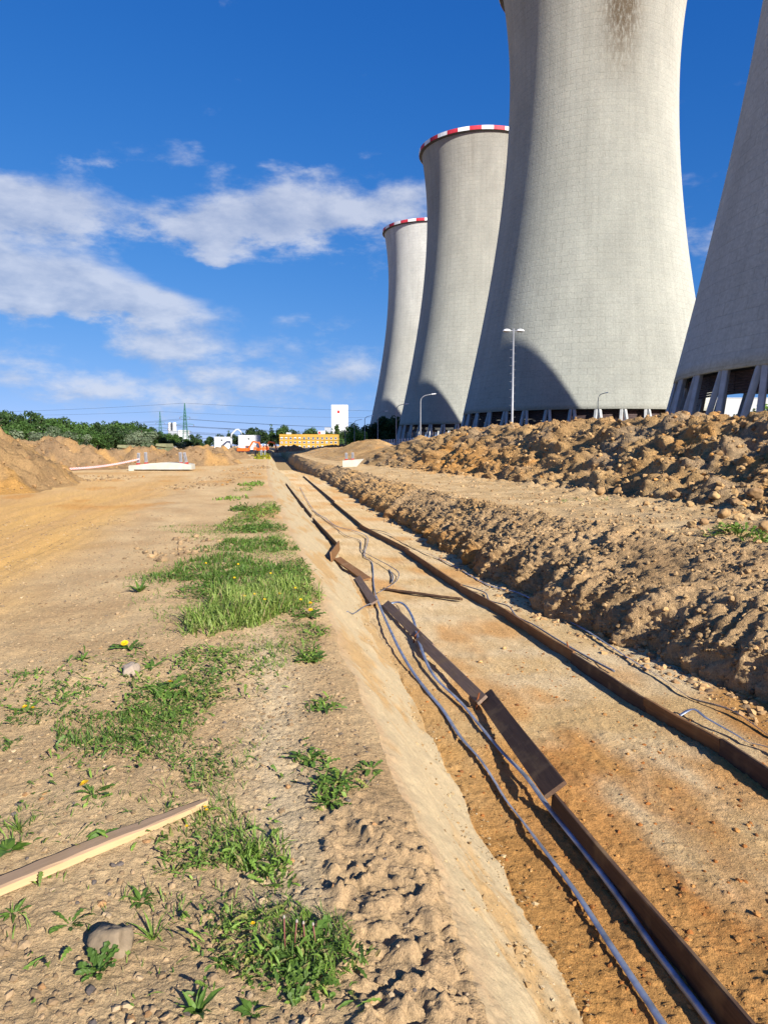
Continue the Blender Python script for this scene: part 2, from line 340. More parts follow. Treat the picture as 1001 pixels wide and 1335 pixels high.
# -- left sheet: bank | cut slope | trench floor
NL, NS, NF, ROWS = 480, 84, 220, 700
Yr = 1 / np.linspace(1 / 1.4, 1 / 3000, ROWS)
def left_sheet():
    Y = Yr[:, None]; lip = f_lip(Y); toe = f_toe(Y); toer = f_toer(Y) + .25; wl = -.565 * Y - 2.2; dep = depth(Y)
    lip = lip + .05 * perlin(Y * 1.3, 0 * Y, 3) + .008 * perlin(Y * 4, 0 * Y, 4)
    toe = toe + .05 * perlin(Y * 1.5, 0 * Y, 8) + .010 * perlin(Y * 4, 0 * Y, 9)
    tl = np.linspace(0, 1, NL + 1)[None]; ts = np.linspace(0, 1, NS + 1)[None, 1:]; tf = np.linspace(0, 1, NF + 1)[None, 1:]
    w = np.concatenate([wl + (lip - wl) * tl, lip + (toe - lip) * ts, toe + (toer - toe) * tf], 1)
    Yg = np.broadcast_to(Y, w.shape).copy()
    near = 1 / (1 + (Yg / 14) ** 2)
    s = np.clip((w - lip) / (toe - lip), 0, 1)
    prof = s * .78 + .22 * sstep(0, 1, s)
    z = -dep * prof
    z += np.where(s <= 0, -.05 * np.exp(-np.clip(lip - w, 0, 9) / .12), -.05 * (1 - s)) * np.clip(dep / DEP0, 0, 1)
    bank = (w < lip)
    z += np.where(bank, .045 * fbm(w * .5, Yg * .35, 3, 21) * sstep(0, 1.2, lip - w) * sstep(60, 30, Yg), 0)
    Xg = w + AV * Yg
    S = np.where(bank, w, lip + np.clip(w - lip, 0, None) * 1.35)
    d = (.008 * fbm(S * 6, Yg * 6, 4, 31) + .006 * billow(S * 22, Yg * 22, 3, 33)) * near + .02 * fbm(S * 1.7, Yg * 1.7, 3, 35)
    d *= np.where(s >= 1, .7, 1.)
    # zones of the bank
    road = sstep(.0, 1.4, (-2.0 - .045 * Yg) - w + .35 * fbm(w * .6, Yg * .3, 3, 41)) * sstep(4.2, 7.5, Yg)
    path = np.exp(-((w - (.05 - .035 * (Yg - 2.5) + .05 * perlin(Yg * 1.2, 0 * Yg, 5))) / (.15 + .012 * Yg)) ** 2 * 1.2) * sstep(7.5, 5.2, Yg) * sstep(1.9, 2.6, Yg)
    clod = sstep(.0, .10, w - (.16 + .06 * perlin(Yg * 3, 0 * Yg, 6) - .02 * (Yg - 2))) * sstep(.02, .1, lip - w + .05) * sstep(3.6, 2.7, Yg)
    r = slice(0, int(np.searchsorted(Yr, 9.)))
    sl = (r, slice(0, NL + 1))
    lp = lumps(S[sl], Yg[sl], .05, 51, .45); lp2 = lumps(S[sl], Yg[sl], .11, 52, .85); lp3 = lumps(S[sl], Yg[sl], .02, 53, .5)
    d[sl] += (1 - path[sl]) * (lp * .28 + lp3 * .45) + clod[sl] * (lp2 * .55 + lp * .6 + .038 * (billow(S[sl] * 7, Yg[sl] * 7, 4, 55) - .4))
    cr = cellcrack(S[sl], Yg[sl], .15, 61); cr2 = cellcrack(S[sl], Yg[sl], .06, 62)
    crk = np.maximum(sstep(.014, .003, cr), .6 * sstep(.006, .001, cr2) * (perlin(S[sl] * 5, Yg[sl] * 5, 63) > -.1)) * np.clip(path[sl] * 1.4, 0, 1)
    d[sl] -= .012 * crk
    wr_ = w + .25 * perlin(Yg * .12, w * .3, 9); ruts = road * (.022 * perlin(wr_ * 3.2, Yg * .05, 10) + .020 * perlin(wr_ * 9, Yg * .12, 13) + .012 * fbm(w * 2.2, Yg * 1.6, 4, 14)) * sstep(45, 15, Yg)
    d += ruts
    # slope and floor
    rs = slice(0, int(np.searchsorted(Yr, 16.))); ss = (rs, slice(NL + 1, NL + 1 + NS))
    streak = fbm(S[ss] * 2.5, Yg[ss] * 1.1, 3, 71)
    crumb = sstep(.1, .5, fbm(S[ss] * 1.6 + 3, Yg[ss] * .55, 3, 75) + .35 * perlin(S[ss] * 7, Yg[ss] * 7, 76)) * sstep(.1, .3, s[ss]) * sstep(1., .8, s[ss])
    pits = lumps(S[ss], Yg[ss], .045, 79, .22) + lumps(S[ss], Yg[ss] * .5, .03, 80, .3)
    d[ss] += .004 * streak + .0022 * fbm(S[ss] * 7, Yg[ss] * 7, 4, 78) - .16 * pits + crumb * (lumps(S[ss], Yg[ss], .035, 77, .6) * .5 - .012)
    fs = (slice(0, int(np.searchsorted(Yr, 20.))), slice(NL + 1 + NS, None))
    rough = sstep(-.25, .25, fbm(w[fs] * .9, Yg[fs] * .5, 3, 81) + sstep(7.5, 5., Yg[fs]) * .7 - .3)
    d[fs] += rough * (.010 * (billow(w[fs] * 14, Yg[fs] * 14, 3, 88) - .4) + lumps(w[fs], Yg[fs], .045, 83, .5) * .5 + lumps(w[fs], Yg[fs], .018, 84, .6) * .45) + .25 * lumps(w[fs], Yg[fs], .09, 85, .12)
    ft = np.exp(-(((w - toe)[fs] - .02) / .07) ** 2); d[fs] += ft * (.5 * lumps(w[fs], Yg[fs], .05, 89, .75) + .5 * lumps(w[fs], Yg[fs], .025, 90, .8))
    d[ss] += np.exp(-((s[ss] - 1) / .10) ** 2) * (.5 * lumps(S[ss], Yg[ss], .05, 93, .7) + .4 * lumps(S[ss], Yg[ss], .022, 94, .8)) + np.exp(-(s[ss] / .10) ** 2) * (.35 * lumps(S[ss], Yg[ss], .06, 95, .6) + .010 * (billow(S[ss] * 14, Yg[ss] * 14, 3, 96) - .4))
    d[fs] += .35 * lumps(w[fs], Yg[fs], .14, 86, .6) * sstep(.55, .0, toer[fs[0]] - .25 - w[fs])
    P = finish(Xg, Yg, z, d)
    # colours (base colour of the soils)
    c1 = lin(208, 181, 138, .72); c2 = lin(182, 153, 113, .72); cp = lin(214, 192, 154, .70); croad = lin(218, 176, 110, .66); croad2 = lin(200, 162, 110, .66); cclod = lin(184, 156, 118, .84)
    n1 = fbm(S * 1.1, Yg * .9, 4, 101); n2 = fbm(S * 7, Yg * 7, 3, 105); n3 = fbm(S * .35, Yg * .2, 3, 107)
    col = mixc(c1, c2, .5 + .6 * n1 + .25 * n2)
    rd = mixc(croad, croad2, .35 + .7 * fbm(wr_ * 1.2, Yg * .07, 4, 111) + .45 * fbm(wr_ * 5, Yg * .12, 3, 112) + .25 * n2)
    col = mixc(col, rd, road); col = mixc(col, cp + 0 * col, path * .9); col = mixc(col, cclod + 0 * col, clod * .8)
    far_l = sstep(18, 40, Yg); col = mixc(col, mixc(croad2, c1, .5 + n3), far_l * .8)
    red = sstep(.35, .7, fbm(Xg * .5 + 7, Yg * .28, 3, 115)) * sstep(12, 20, Yg) * sstep(60, 40, Yg); col = mixc(col, lin(206, 150, 82, .62) + 0 * col, red * .6)
    sg1 = lin(230, 208, 166, .46); sg2 = lin(222, 186, 132, .46)
    sn = fbm(S * 1.6 + 3, Yg * .55, 3, 75) + .35 * perlin(S * 7, Yg * 7, 76)
    cs = mixc(sg1, sg2, sstep(.0, .55, sn) + .12 * n2)
    cs = mixc(cs, lin(176, 150, 116, .75) + 0 * col, sstep(.22, .0, s) * (.75 + .5 * n2))
    m_s = (~bank) & (s < 1); col = np.where(m_s[..., None], cs, col)
    fo1 = lin(204, 154, 92, .72); fo2 = lin(178, 122, 66, .72); fp = lin(232, 206, 162, .66); fp2 = lin(218, 184, 130, .66)
    nf = fbm(w * 1.1, Yg * .55, 4, 121); nb = fbm(w * .5 + 4, Yg * .25, 3, 125)
    cf_n = mixc(fo1, fo2, .5 + .8 * nf + .4 * n2)
    cf_f = mixc(fp2, fp, .5 + .9 * fbm(w * .35, Yg * .9, 4, 127) + .2 * n2)
    t_pale = sstep(-.3, .3, (Yg - 5.6) * .28 + .8 * nb + .5 * nf - .15 * (w - 2.2))
    cf = mixc(cf_n, cf_f, t_pale)
    cf = mixc(cf, lin(198, 148, 88, .80) + 0 * cf, sstep(.1, .6, fbm(w * .8 + 9, Yg * .5 + 3, 3, 129)) * .75)
    cf = mixc(cf, lin(190, 146, 86, .8) + 0 * cf, sstep(.55, .1, w - toe) * .7 * sstep(12, 6, Yg))
    col = np.where((s >= 1)[..., None], cf, col)
    col *= (1 + .10 * n2)[..., None]
    return P, np.clip(col, .01, .9), w, lip, toe, toer, wl
PL, CLc, wL, lipA, toeA, toerA, wlA = left_sheet()
struct(split('ground', PL, CLc, 0, NL, M_bank))
struct(split('trench_slope', PL, CLc, NL, NL + NS, M_slope))
struct(split('trench_floor', PL, CLc, NL + NS, NL + NS + NF, M_floor))

def gz(X, Y):
    """height of bank, slope or trench floor below a point"""
    X = np.atleast_1d(np.asarray(X, float)); Y = np.atleast_1d(np.asarray(Y, float)); w = X - AV * Y
    i = np.clip(np.searchsorted(Yr, Y), 0, ROWS - 1); i = np.where((i > 0) & (np.abs(Yr[i - 1] - Y) < np.abs(Yr[i] - Y)), i - 1, i)
    out = np.empty(len(X))
    for k in range(len(X)):
        row = wL[i[k]]; out[k] = np.interp(w[k], row, PL[i[k], :, 2])
    return out
def on(px, py, z0=0., lift=0.):
    p = at(px, py, z0)
    for _ in range(2): p = at(px, py, float(gz(p.x, p.y)[0]))
    p.z += lift; return p

# -- right sheet: dug wall | terrace | spoil ridge | ground behind
NW, NT, NR, NB, RR = 100, 70, 140, 14, 980
Yq = 1 / np.linspace(1 / 4.6, 1 / 3000, RR)
def right_sheet():
    Y = Yq[:, None]; dep = depth(Y); fade = 1 - sstep(168, 205, Y)
    toer = f_toer(Y) + .14 * perlin(Y * 1.1, 0 * Y, 201) + .10 * perlin(Y * 3.1, 0 * Y, 202) - .05; lipr = f_lipr(Y) + .12 * perlin(Y * .7, 0 * Y, 203); rb = f_rb(Y) + .5 * perlin(Y * .4, 0 * Y, 204)
    zl = f_zlip(Y); zc = f_crest(Y) + (.20 * perlin(Y * .45, 0 * Y, 205) + .16 * perlin(Y * 1.1, 0 * Y, 206)) * fade; wc = rb + 4.1 + .3 * perlin(Y * .3, 0 * Y, 207)
    tw = np.linspace(0, 1, NW + 1)[None]; tt = np.linspace(0, 1, NT + 1)[None, 1:]; tr = np.linspace(0, 1, NR + 1)[None, 1:]; tb = np.linspace(0, 1, NB + 1)[None, 1:]
    # the wall starts steep and lies back higher up
    und = sstep(26, 14, Y)
    ww = toer + (lipr - toer) * (tw ** 1.75); zw = -dep - .14 + (zl + dep + .14) * (tw ** (.66 + .08 * perlin(Y * .6, 0 * Y, 208)))
    wt = lipr + (rb - lipr) * tt; zt = zl + .12 * tt * fade
    ur = 2 * tr
    wr = rb + (wc - rb) * ur; up = np.clip(ur, 0, 1); dn = np.clip(ur - 1, 0, 1)
    zr = zl + .12 * fade + (zc - zl - .12 * fade) * np.where(ur <= 1, up ** 1.12, 1 - dn ** 1.3 * .95)
    # the crest is rounded
    zr = zr - .18 * np.exp(-((ur - 1) / .12) ** 2) * fade
    wend = rb + 2 * (wc - rb); farw = 1.25 * Y + 6
    wb = wend + (np.maximum(farw - wend, 1)) * tb ** 1.5; zb = zr[:, -1:] * (1 - tb) ** 2
    w = np.concatenate([ww, wt, wr, wb], 1); z = np.concatenate([zw, zt, zr, zb], 1); Yg = np.broadcast_to(Y, w.shape).copy()
    S = np.concatenate([np.zeros((RR, 1)), np.cumsum(np.hypot(np.diff(w, axis=1), np.diff(z, axis=1)), 1)], 1)
    Xg = w + AV * Yg
    zone = np.concatenate([np.full(NW + 1, 0), np.full(NT, 1), np.full(NR, 2), np.full(NB, 3)])[None] + 0 * w
    tW = np.concatenate([tw, 1 + 0 * tt, 1 + 0 * tr, 1 + 0 * tb], 1) + 0 * w
    fd = fade + 0 * w
    d = .05 * fbm(S * 1.3, Yg * 1.1, 4, 221)
    a = slice(0, int(np.searchsorted(Yq, 60.))); q = (a, slice(0, NW + 1 + NT + NR))
    L1 = lumps(S[q], Yg[q], .42, 231, .8); L2 = lumps(S[q], Yg[q], .20, 232, .85); L3 = lumps(S[q], Yg[q], .095, 233, .85); L4 = lumps(S[q], Yg[q], .8, 234, .8); L5 = lumps(S[q], Yg[q], .055, 235, .85)
    zq = zone[q]; wt_ = tW[q]
    smooth = sstep(.0, .5, fbm(S[q] * .5 + 3, Yg[q] * .45, 3, 241) + .35 * sstep(11, 8, Yg[q]) + .1)         # faces the bucket left smooth
    wallm = (zq == 0) * (1 - .75 * smooth)
    ter = np.where(zq == 1, sstep(.45, 1., (S[q] - S[q][:, NW:NW + 1]) / (S[q][:, NW + NT:NW + NT + 1] - S[q][:, NW:NW + 1] + 1e-6)), 0)
    ter = np.maximum(ter, (zq == 1) * sstep(14, 10, Yg[q]) * .6)
    bl = billow(S[q] * 1.9, Yg[q] * 1.7, 5, 236) - .45; bl2 = billow(S[q] * 1.0, Yg[q] * .8, 5, 246) - .45
    d[q] += wallm * (.24 * L1 + .42 * L2 + .6 * L3 + .7 * L5 + .12 * bl) + (zq == 0) * smooth * (.14 * L3 + .22 * L5 + .07 * bl + .020 * np.sin(Yg[q] * 30 - S[q] * 14 + 6 * perlin(S[q] * .8, Yg[q], 5)) * (perlin(S[q] * .8, Yg[q] * .5, 6) > .15))
    d[q] += (zq == 1) * (.2 * L3 * (1 + ter) + ter * (.5 * L2 + .45 * L1) + .2 * L5)
    d[q] += (zq == 2) * (.20 * L4 + .28 * L1 + .42 * L2 + .6 * L3 + .6 * L5 + .34 * bl2 + .16 * fbm(S[q] * 1.1, Yg[q] * .8, 3, 251))
    # bites and bucket marks at the foot of the wall
    bite = np.clip(perlin(Yg[q] * 1.25, 0 * Yg[q] + .5, 261) * 1.2 + .5 * perlin(Yg[q] * 3.7, 0 * Yg[q], 262), -1, 1)
    d[q] += (zq == 0) * sstep(.75, .1, wt_) * .16 * bite
    d = d * (.1 + .9 * fd)
    d = np.where(zone == 3, d * .4, d)
    P = finish(Xg, Yg, z, d)
    n1 = fbm(S * .9, Yg * .8, 4, 271); n2 = fbm(S * 6, Yg * 6, 3, 275); n3 = fbm(S * .3, Yg * .22, 3, 278)
    w1 = lin(196, 164, 120, .98); w2 = lin(156, 128, 92, .98); w3 = lin(212, 168, 108, .98)
    cw = mixc(w1, w2, .5 + .7 * n1 + .3 * n2); cw = mixc(cw, w3 + 0 * cw, sstep(.1, .6, n3 + .3 * n1 + .35 * sstep(12, 20, Yg)) * .8)
    cw = mixc(cw, lin(206, 150, 80, .9) + 0 * cw, sstep(.5, .1, tW) * sstep(11, 15, Yg) * sstep(40, 25, Yg) * (.6 + .5 * n1))
    t1 = lin(208, 180, 136, .76); t2 = lin(184, 154, 110, .76)
    ct = mixc(t1, t2, .5 + .8 * n1 + .3 * n2)
    r1 = lin(208, 170, 116, .90); r2 = lin(172, 138, 94, .90); r3 = lin(220, 160, 86, .90); r4 = lin(178, 154, 122, .90)
    crr = mixc(r1, r2, .5 + .8 * n1 + .4 * n2); crr = mixc(crr, r4 + 0 * crr, sstep(.1, .5, fbm(S * .5 + 8, Yg * .35, 3, 281)) * .7)
    och = np.exp(-(((Yg - 37) / 7) ** 2)) * sstep(NW + NT + 60, NW + NT, np.arange(w.shape[1]))[None]
    crr = mixc(crr, r3 + 0 * crr, np.clip(och * 1.1 + sstep(.3, .7, fbm(S * .6, Yg * .5 + 5, 3, 285)) * .6, 0, 1))
    col = np.where((zone == 0)[..., None], cw, np.where((zone == 1)[..., None], ct, np.where((zone == 2)[..., None], crr, mixc(t2, lin(190, 180, 150, .8), .5 + n3))))
    tl = (np.arange(w.shape[1])[None] - NW) / 10.; col = np.where((np.abs(tl) < 1)[..., None], mixc(cw, ct, (tl + 1) / 2 + .5 * n2), col)
    tl = (np.arange(w.shape[1])[None] - NW - NT) / 16.; col = np.where((np.abs(tl) < 1)[..., None], mixc(ct, crr, (tl + 1) / 2 + .5 * n2), col)
    return P, np.clip(col * (1 + .12 * n2)[..., None], .01, .9)
PR, CRc = right_sheet()
struct(split('trench_wall', PR, CRc, 0, NW, M_wall))
struct(split('terrace_ground', PR, CRc, NW, NW + NT, M_bank))
tag(split('spoil_ridge', PR, CRc, NW + NT, NW + NT + NR, M_heap), 'long rough ridge of brown dug earth below the cooling towers', 'spoil heap')
struct(split('far_ground', PR, CRc, NW + NT + NR, NW + NT + NR + NB, M_bank))
base_me = new_mesh('ground_base', [(-5000, -5000, -1.6), (5000, -5000, -1.6), (5000, 5000, -1.6), (-5000, 5000, -1.6)], np.array([[0, 1, 2, 3]]), M_bank, np.tile(lin(170, 145, 105, .7), (4, 1)))
struct(obj('ground_base', base_me))

# -- spoil heaps standing on the bank and farther on
def heap(label, peaks, slope, seed, cols, res, cell, amp, group=None):
    """peaks: (x, y, height) joined into ridges; falls off at the slope on every side"""
    pk = np.array(peaks); mg = pk[:, 2].max() / slope + 1
    x0, x1 = pk[:, 0].min() - mg, pk[:, 0].max() + mg; y0, y1 = pk[:, 1].min() - mg, pk[:, 1].max() + mg
    nx = int((x1 - x0) / res) + 2; ny = int((y1 - y0) / (res * 1.3)) + 2
    X, Y = np.meshgrid(np.linspace(x0, x1, nx), np.linspace(y0, y1, ny)); X = X.astype(np.float32); Y = Y.astype(np.float32)
    z = np.full(X.shape, -9., np.float32)
    wx = X + .5 * fbm(X * .35, Y * .35, 3, seed); wy = Y + .5 * fbm(X * .35 + 9, Y * .35, 3, seed + 1)
    for a, b in zip(pk, np.roll(pk, -1, 0)):
        dx, dy = b[0] - a[0], b[1] - a[1]; t = np.clip(((wx - a[0]) * dx + (wy - a[1]) * dy) / (dx * dx + dy * dy + 1e-6), 0, 1)
        if len(pk) > 2 and np.allclose(b, pk[0]): continue
        dist = np.sqrt((wx - a[0] - t * dx) ** 2 + (wy - a[1] - t * dy) ** 2)
        z = np.maximum(z, a[2] + (b[2] - a[2]) * t - slope * (np.sqrt(dist * dist + .25) - .5))
    foot = sstep(-.1, .5, z)
    z = np.where(z < .35, .35 - (.35 - z) * .55, z) - .17
    z = z + foot * (amp * .5 * fbm(X * .9, Y * .9, 4, seed + 2) + amp * (lumps(X, Y, cell, seed + 3) * .9 + lumps(X, Y, cell * .45, seed + 4) * .9 + lumps(X, Y, cell * .22, seed + 5)))
    n1 = fbm(X * .5, Y * .4 - z * .5, 4, seed + 6); n2 = fbm(X * 4, Y * 3, 3, seed + 7)
    col = mixc(cols[0], cols[1], .5 + .8 * n1 + .35 * n2); col = mixc(col, cols[2] + 0 * col, sstep(.1, .6, fbm(X * .4 + 5, Y * .3, 3, seed + 8)))
    F = grid_faces(0, ny - 1, 0, nx - 1, nx); keep = (z.ravel()[F].max(1) > -.12); F = F[keep]
    used = np.unique(F); mp = np.zeros(nx * ny, np.int64); mp[used] = np.arange(len(used))
    V = np.stack([X.ravel(), Y.ravel(), z.ravel()], 1)[used]
    o = obj('dirt_heap', new_mesh('dirt_heap', V, mp[F], M_heap, np.clip(col.reshape(-1, 3)[used], .01, .9)))
    tag(o, label, 'spoil heap', group); return V
hb = (lin(190, 156, 108, .72), lin(158, 130, 94, .72), lin(204, 158, 92, .72)); hg = (lin(172, 142, 104, .78), lin(140, 116, 88, .78), lin(186, 148, 96, .78))
HEAP1 = heap('large ochre earth heap cut by the left edge of the picture', [(-17.6, 25, 2.75), (-17.4, 29, 2.75), (-19, 33, 2.7)], .62, 301, hb, .13, .55, .8)
HEAP2 = heap('pointed grey brown earth heap behind the big left one', [(-27, 50, 1.6), (-23.6, 51, 2.4), (-22.2, 51.5, 2.0), (-20.8, 53, 1.4)], .58, 331, hg, .16, .6, .8)
HEAP3 = heap('long low earth heap right behind the concrete slab', [(-21.5, 59, 1.5), (-19.5, 58, 1.6), (-17.3, 59, 1.3), (-15.6, 61, 1.35), (-14.6, 65, 1.0)], .62, 361, hg, .2, .6, .8)
HEAP4 = heap('grey brown earth heap in front of the white site cabins', [(-22.4, 88, 1.75), (-21, 90, 1.4), (-19.5, 95, 1.0)], .6, 391, hg, .28, .7, .9)
heap('earth heap in tower shadow left of the far trench', [(-27.5, 203, 1.7), (-24.5, 205, 1.6)], .6, 411, hg, .4, .8, .9)
heap('earth heap in tower shadow before the yellow building', [(-19, 196, 1.2), (-15, 199, 1.8), (-10, 204, 2.0)], .6, 431, hg, .4, .8, .9)

# ------------------------------------------------------------------ cooling towers
TX, TY, TDX, TDY = 51.523, 186.934, -14.5, 104.665           # a row parallel to the trench
ZT, BL, BU, RT, TOP, BOT = 88.22 + EYE, 68.278, 51.13, 20.084, 113.107 + EYE, 7.941 + EYE
def tower_r(z):
    return RT * np.sqrt(1 + ((z - ZT) / np.where(z < ZT, BL, BU)) ** 2)
def concrete_mat(name, base, top, stain_u=None, seed=0., stain=.5):
    m, t, b = new_mat(name); L = t.links; b.inputs['Roughness'].default_value = .92; b.inputs['Specular IOR Level'].default_value = .08; b.inputs['Diffuse Roughness'].default_value = 1
    uv = N('ShaderNodeUVMap', t, uv_map='UVMap'); sp = N('ShaderNodeSeparateXYZ', t); L.new(uv.outputs[0], sp.inputs[0]); u, v = sp.outputs[0], sp.outputs[1]
    def nz(su, sv, d=6, r=.6, off=0.):
        cb = N('ShaderNodeCombineXYZ', t); L.new(math_('MULTIPLY', u, su, t), cb.inputs[0]); L.new(math_('MULTIPLY', v, sv, t), cb.inputs[1]); cb.inputs[2].default_value = seed + off
        n = N('ShaderNodeTexNoise', t); n.inputs['Scale'].default_value = 1; n.inputs['Detail'].default_value = d; n.inputs['Roughness'].default_value = r
        L.new(cb.outputs[0], n.inputs['Vector']); return n.outputs[0]
    wob = math_('MULTIPLY', math_('SUBTRACT', nz(.35, .3, 4, .6, 9.), .5, t), .5, t)
    cb = N('ShaderNodeCombineXYZ', t); L.new(math_('ADD', u, wob, t), cb.inputs[0]); L.new(math_('ADD', v, math_('MULTIPLY', wob, .5, t), t), cb.inputs[1])
    br = N('ShaderNodeTexBrick', t); br.inputs['Scale'].default_value = 1; br.inputs['Brick Width'].default_value = 3.2; br.inputs['Row Height'].default_value = 1.42
    br.inputs['Mortar Size'].default_value = .055; br.inputs['Mortar Smooth'].default_value = .35; br.inputs['Color1'].default_value = (.93, .93, .93, 1); br.inputs['Color2'].default_value = (1.05, 1.04, 1.02, 1); br.inputs['Mortar'].default_value = (.74, .73, .70, 1)
    L.new(cb.outputs[0], br.inputs['Vector'])
    def rng_(x, a, b_, c, d):
        n = N('ShaderNodeMapRange', t); L.new(x, n.inputs[0])
        for i, q in enumerate((a, b_, c, d)): n.inputs[i + 1].default_value = q
        return n.outputs[0]
    def mul(c1, fac, c2):
        n = N('ShaderNodeMix', t, data_type='RGBA', blend_type='MULTIPLY')
        if isinstance(fac, (int, float)): n.inputs[0].default_value = fac
        else: L.new(fac, n.inputs[0])
        (L.new(c1, n.inputs[6]) if not isinstance(c1, tuple) else setattr(n.inputs[6], 'default_value', c1))
        (L.new(c2, n.inputs[7]) if not isinstance(c2, tuple) else setattr(n.inputs[7], 'default_value', c2)); return n.outputs[2]
    g = N('ShaderNodeMix', t, data_type='RGBA'); g.inputs[6].default_value = (*base, 1); g.inputs[7].default_value = (*top, 1)
    L.new(rng_(v, 55, 112, 0, 1), g.inputs[0])
    jvar = rng_(nz(.5, .9, 4, .6, 3.), .38, .62, .12, .75)                          # the joints come and go
    c = mul(g.outputs[2], jvar, br.outputs[0])
    c = mul(c, 1., rng_(nz(.9, .05, 5, .65, 1.), .3, .7, .93, 1.06))              # run-off down the boards
    c = mul(c, 1., rng_(nz(.12, .07, 6, .65, 2.), .33, .67, .90, 1.07))
    c = mul(c, 1., rng_(nz(3.0, 2.2, 6, .75, 4.), .36, .64, .84, 1.10))
    if stain_u is not None:
        du = math_('DIVIDE', math_('SUBTRACT', u, stain_u, t), 5.2, t); gm = math_('EXPONENT', math_('MULTIPLY', math_('MULTIPLY', du, du, t), -1., t), None, t)
        st = math_('MULTIPLY', math_('MULTIPLY', gm, rng_(v, 80, 97, 0, 1), t), rng_(nz(1.6, .5, 7, .75, 6.), .36, .54, .1, 1), t)
        c = mul(c, math_('MULTIPLY', st, stain * 1.6, t, True), (.40, .32, .25, 1))
    st2 = math_('MULTIPLY', rng_(v, 70, 112, 0, 1), rng_(nz(.35, .02, 5, .6, 7.), .48, .7, 0, .3), t); c = mul(c, st2, (.62, .56, .48, 1))
    L.new(c, b.inputs['Base Color'])
    bp = N('ShaderNodeBump', t); bp.inputs['Strength'].default_value = .55; bp.inputs['Distance'].default_value = .12
    h = math_('SUBTRACT', math_('MULTIPLY', nz(2.2, 1.6, 6, .7, 5.), .9, t), math_('MULTIPLY', br.outputs[1], .55, t), t)
    h = math_('ADD', h, math_('MULTIPLY', nz(2.6, .02, 3, .6, 8.), .25, t), t)
    L.new(h, bp.inputs['Height']); L.new(bp.outputs[0], b.inputs['Normal'])
    return m
def shell_mesh(name, mat):
    nu, nv = 144, 84
    zs = np.linspace(BOT, TOP, nv); r = tower_r(zs); th = np.linspace(0, 2 * math.pi, nu + 1)
    thick = np.interp(zs, [BOT, BOT + 8, TOP], [.9, .3, .3])
    V = []; UV = []
    for rr in (r, r - thick):
        V.append(np.stack([rr[:, None] * np.sin(th), rr[:, None] * np.cos(th), np.repeat(zs[:, None], nu + 1, 1)], -1).reshape(-1, 3))
        UV.append(np.stack([np.repeat(th[None] * 25, nv, 0), np.repeat(zs[:, None], nu + 1, 1)], -1).reshape(-1, 2))
    f1 = grid_faces(0, nv - 1, 0, nu, nu + 1)[:, ::-1]; n = nv * (nu + 1); f2 = f1[:, ::-1] + n
    c = np.arange(nu); bt = np.stack([c, c + 1, c + 1 + n, c + n], 1); o = (nv - 1) * (nu + 1); tp = np.stack([c + o, c + o + n, c + 1 + o + n, c + 1 + o], 1)
    return new_mesh(name, np.concatenate(V), [f1, f2, bt, tp], mat, uv=np.concatenate(UV))
cA = lin(196, 192, 178, .60)
M_conc_dark = flat_mat('column_concrete', lin(206, 208, 206, .66), .85, var=.10, scale=1.2, bump=.2)
M_louver = flat_mat('louver_boards', (.075, .048, .045), .7, var=.35, scale=1.5, stretch=(1, 1, 6))
M_rim_red = flat_mat('rim_red_paint', (.52, .035, .055), .6, var=.15, scale=.8); M_rim_white = flat_mat('rim_white_paint', (.78, .78, .78), .6, var=.06, scale=.8)
M_rim_dark = flat_mat('rim_walkway_steel', (.10, .09, .085), .8)
M_basin = flat_mat('basin_concrete', (.26, .255, .235), .9, var=.15, scale=.4)
M_fill = flat_mat('dark_fill_packing', (.025, .023, .022), .9)
NB_ = 36; DT = 2 * math.pi / NB_
def cyl(r, a, z): return Vector((r * math.sin(a), r * math.cos(a), z))
rb0 = float(tower_r(np.array(BOT))) - .45
leg_me = {}
for sgn in (-1, 1):
    m_ = MB(); m_.bar(cyl(rb0 + 2.35, sgn * DT * .27, -.6), cyl(rb0, sgn * DT * .065, BOT + .05), .62, .62, .06); leg_me[sgn] = m_.mesh('column', M_conc_dark)
def louver_mesh(z0, z1, nsl, rr):
    m_ = MB(); a0, a1 = -DT * .49, DT * .49
    for k in range(nsl):
        z = z0 + (z1 - z0) * (k + .5) / nsl; h = (z1 - z0) / nsl * .84
        for i in range(2):
            p, q = cyl(rr, a0 + (a1 - a0) * i / 2, z), cyl(rr, a0 + (a1 - a0) * (i + 1) / 2, z); m_.bar(p, q, .07, h)
    return m_.mesh('louver_panel', M_louver)
louv_short = louver_mesh(BOT - 2.5, BOT - .1, 9, rb0 - 1.3); louv_long = louver_mesh(2.2, BOT - .1, 16, rb0 - 1.3)
NRIM = 34; DR = 2 * math.pi / NRIM; rt0 = float(tower_r(np.array(TOP)))
def rim_mesh(mat):
    m_ = MB(); n = 3
    v = []
    for i in range(n + 1):
        a = -DR / 2 + DR * i / n
        v += [cyl(rt0 + .95, a, TOP - .35), cyl(rt0 + 1.05, a, TOP - .35), cyl(rt0 + 1.05, a, TOP + 1.0), cyl(rt0 + .95, a, TOP + 1.0)]
    f = []
    for i in range(n):
        for k in range(4): f.append((4 * i + k, 4 * i + (k + 1) % 4, 4 * i + 4 + (k + 1) % 4, 4 * i + 4 + k))
    f += [(0, 3, 2, 1), (4 * n, 4 * n + 1, 4 * n + 2, 4 * n + 3)]
    m_.add(v, f); return m_.mesh('rim_panel', mat)
rimR, rimW = rim_mesh(M_rim_red), rim_mesh(M_rim_white)
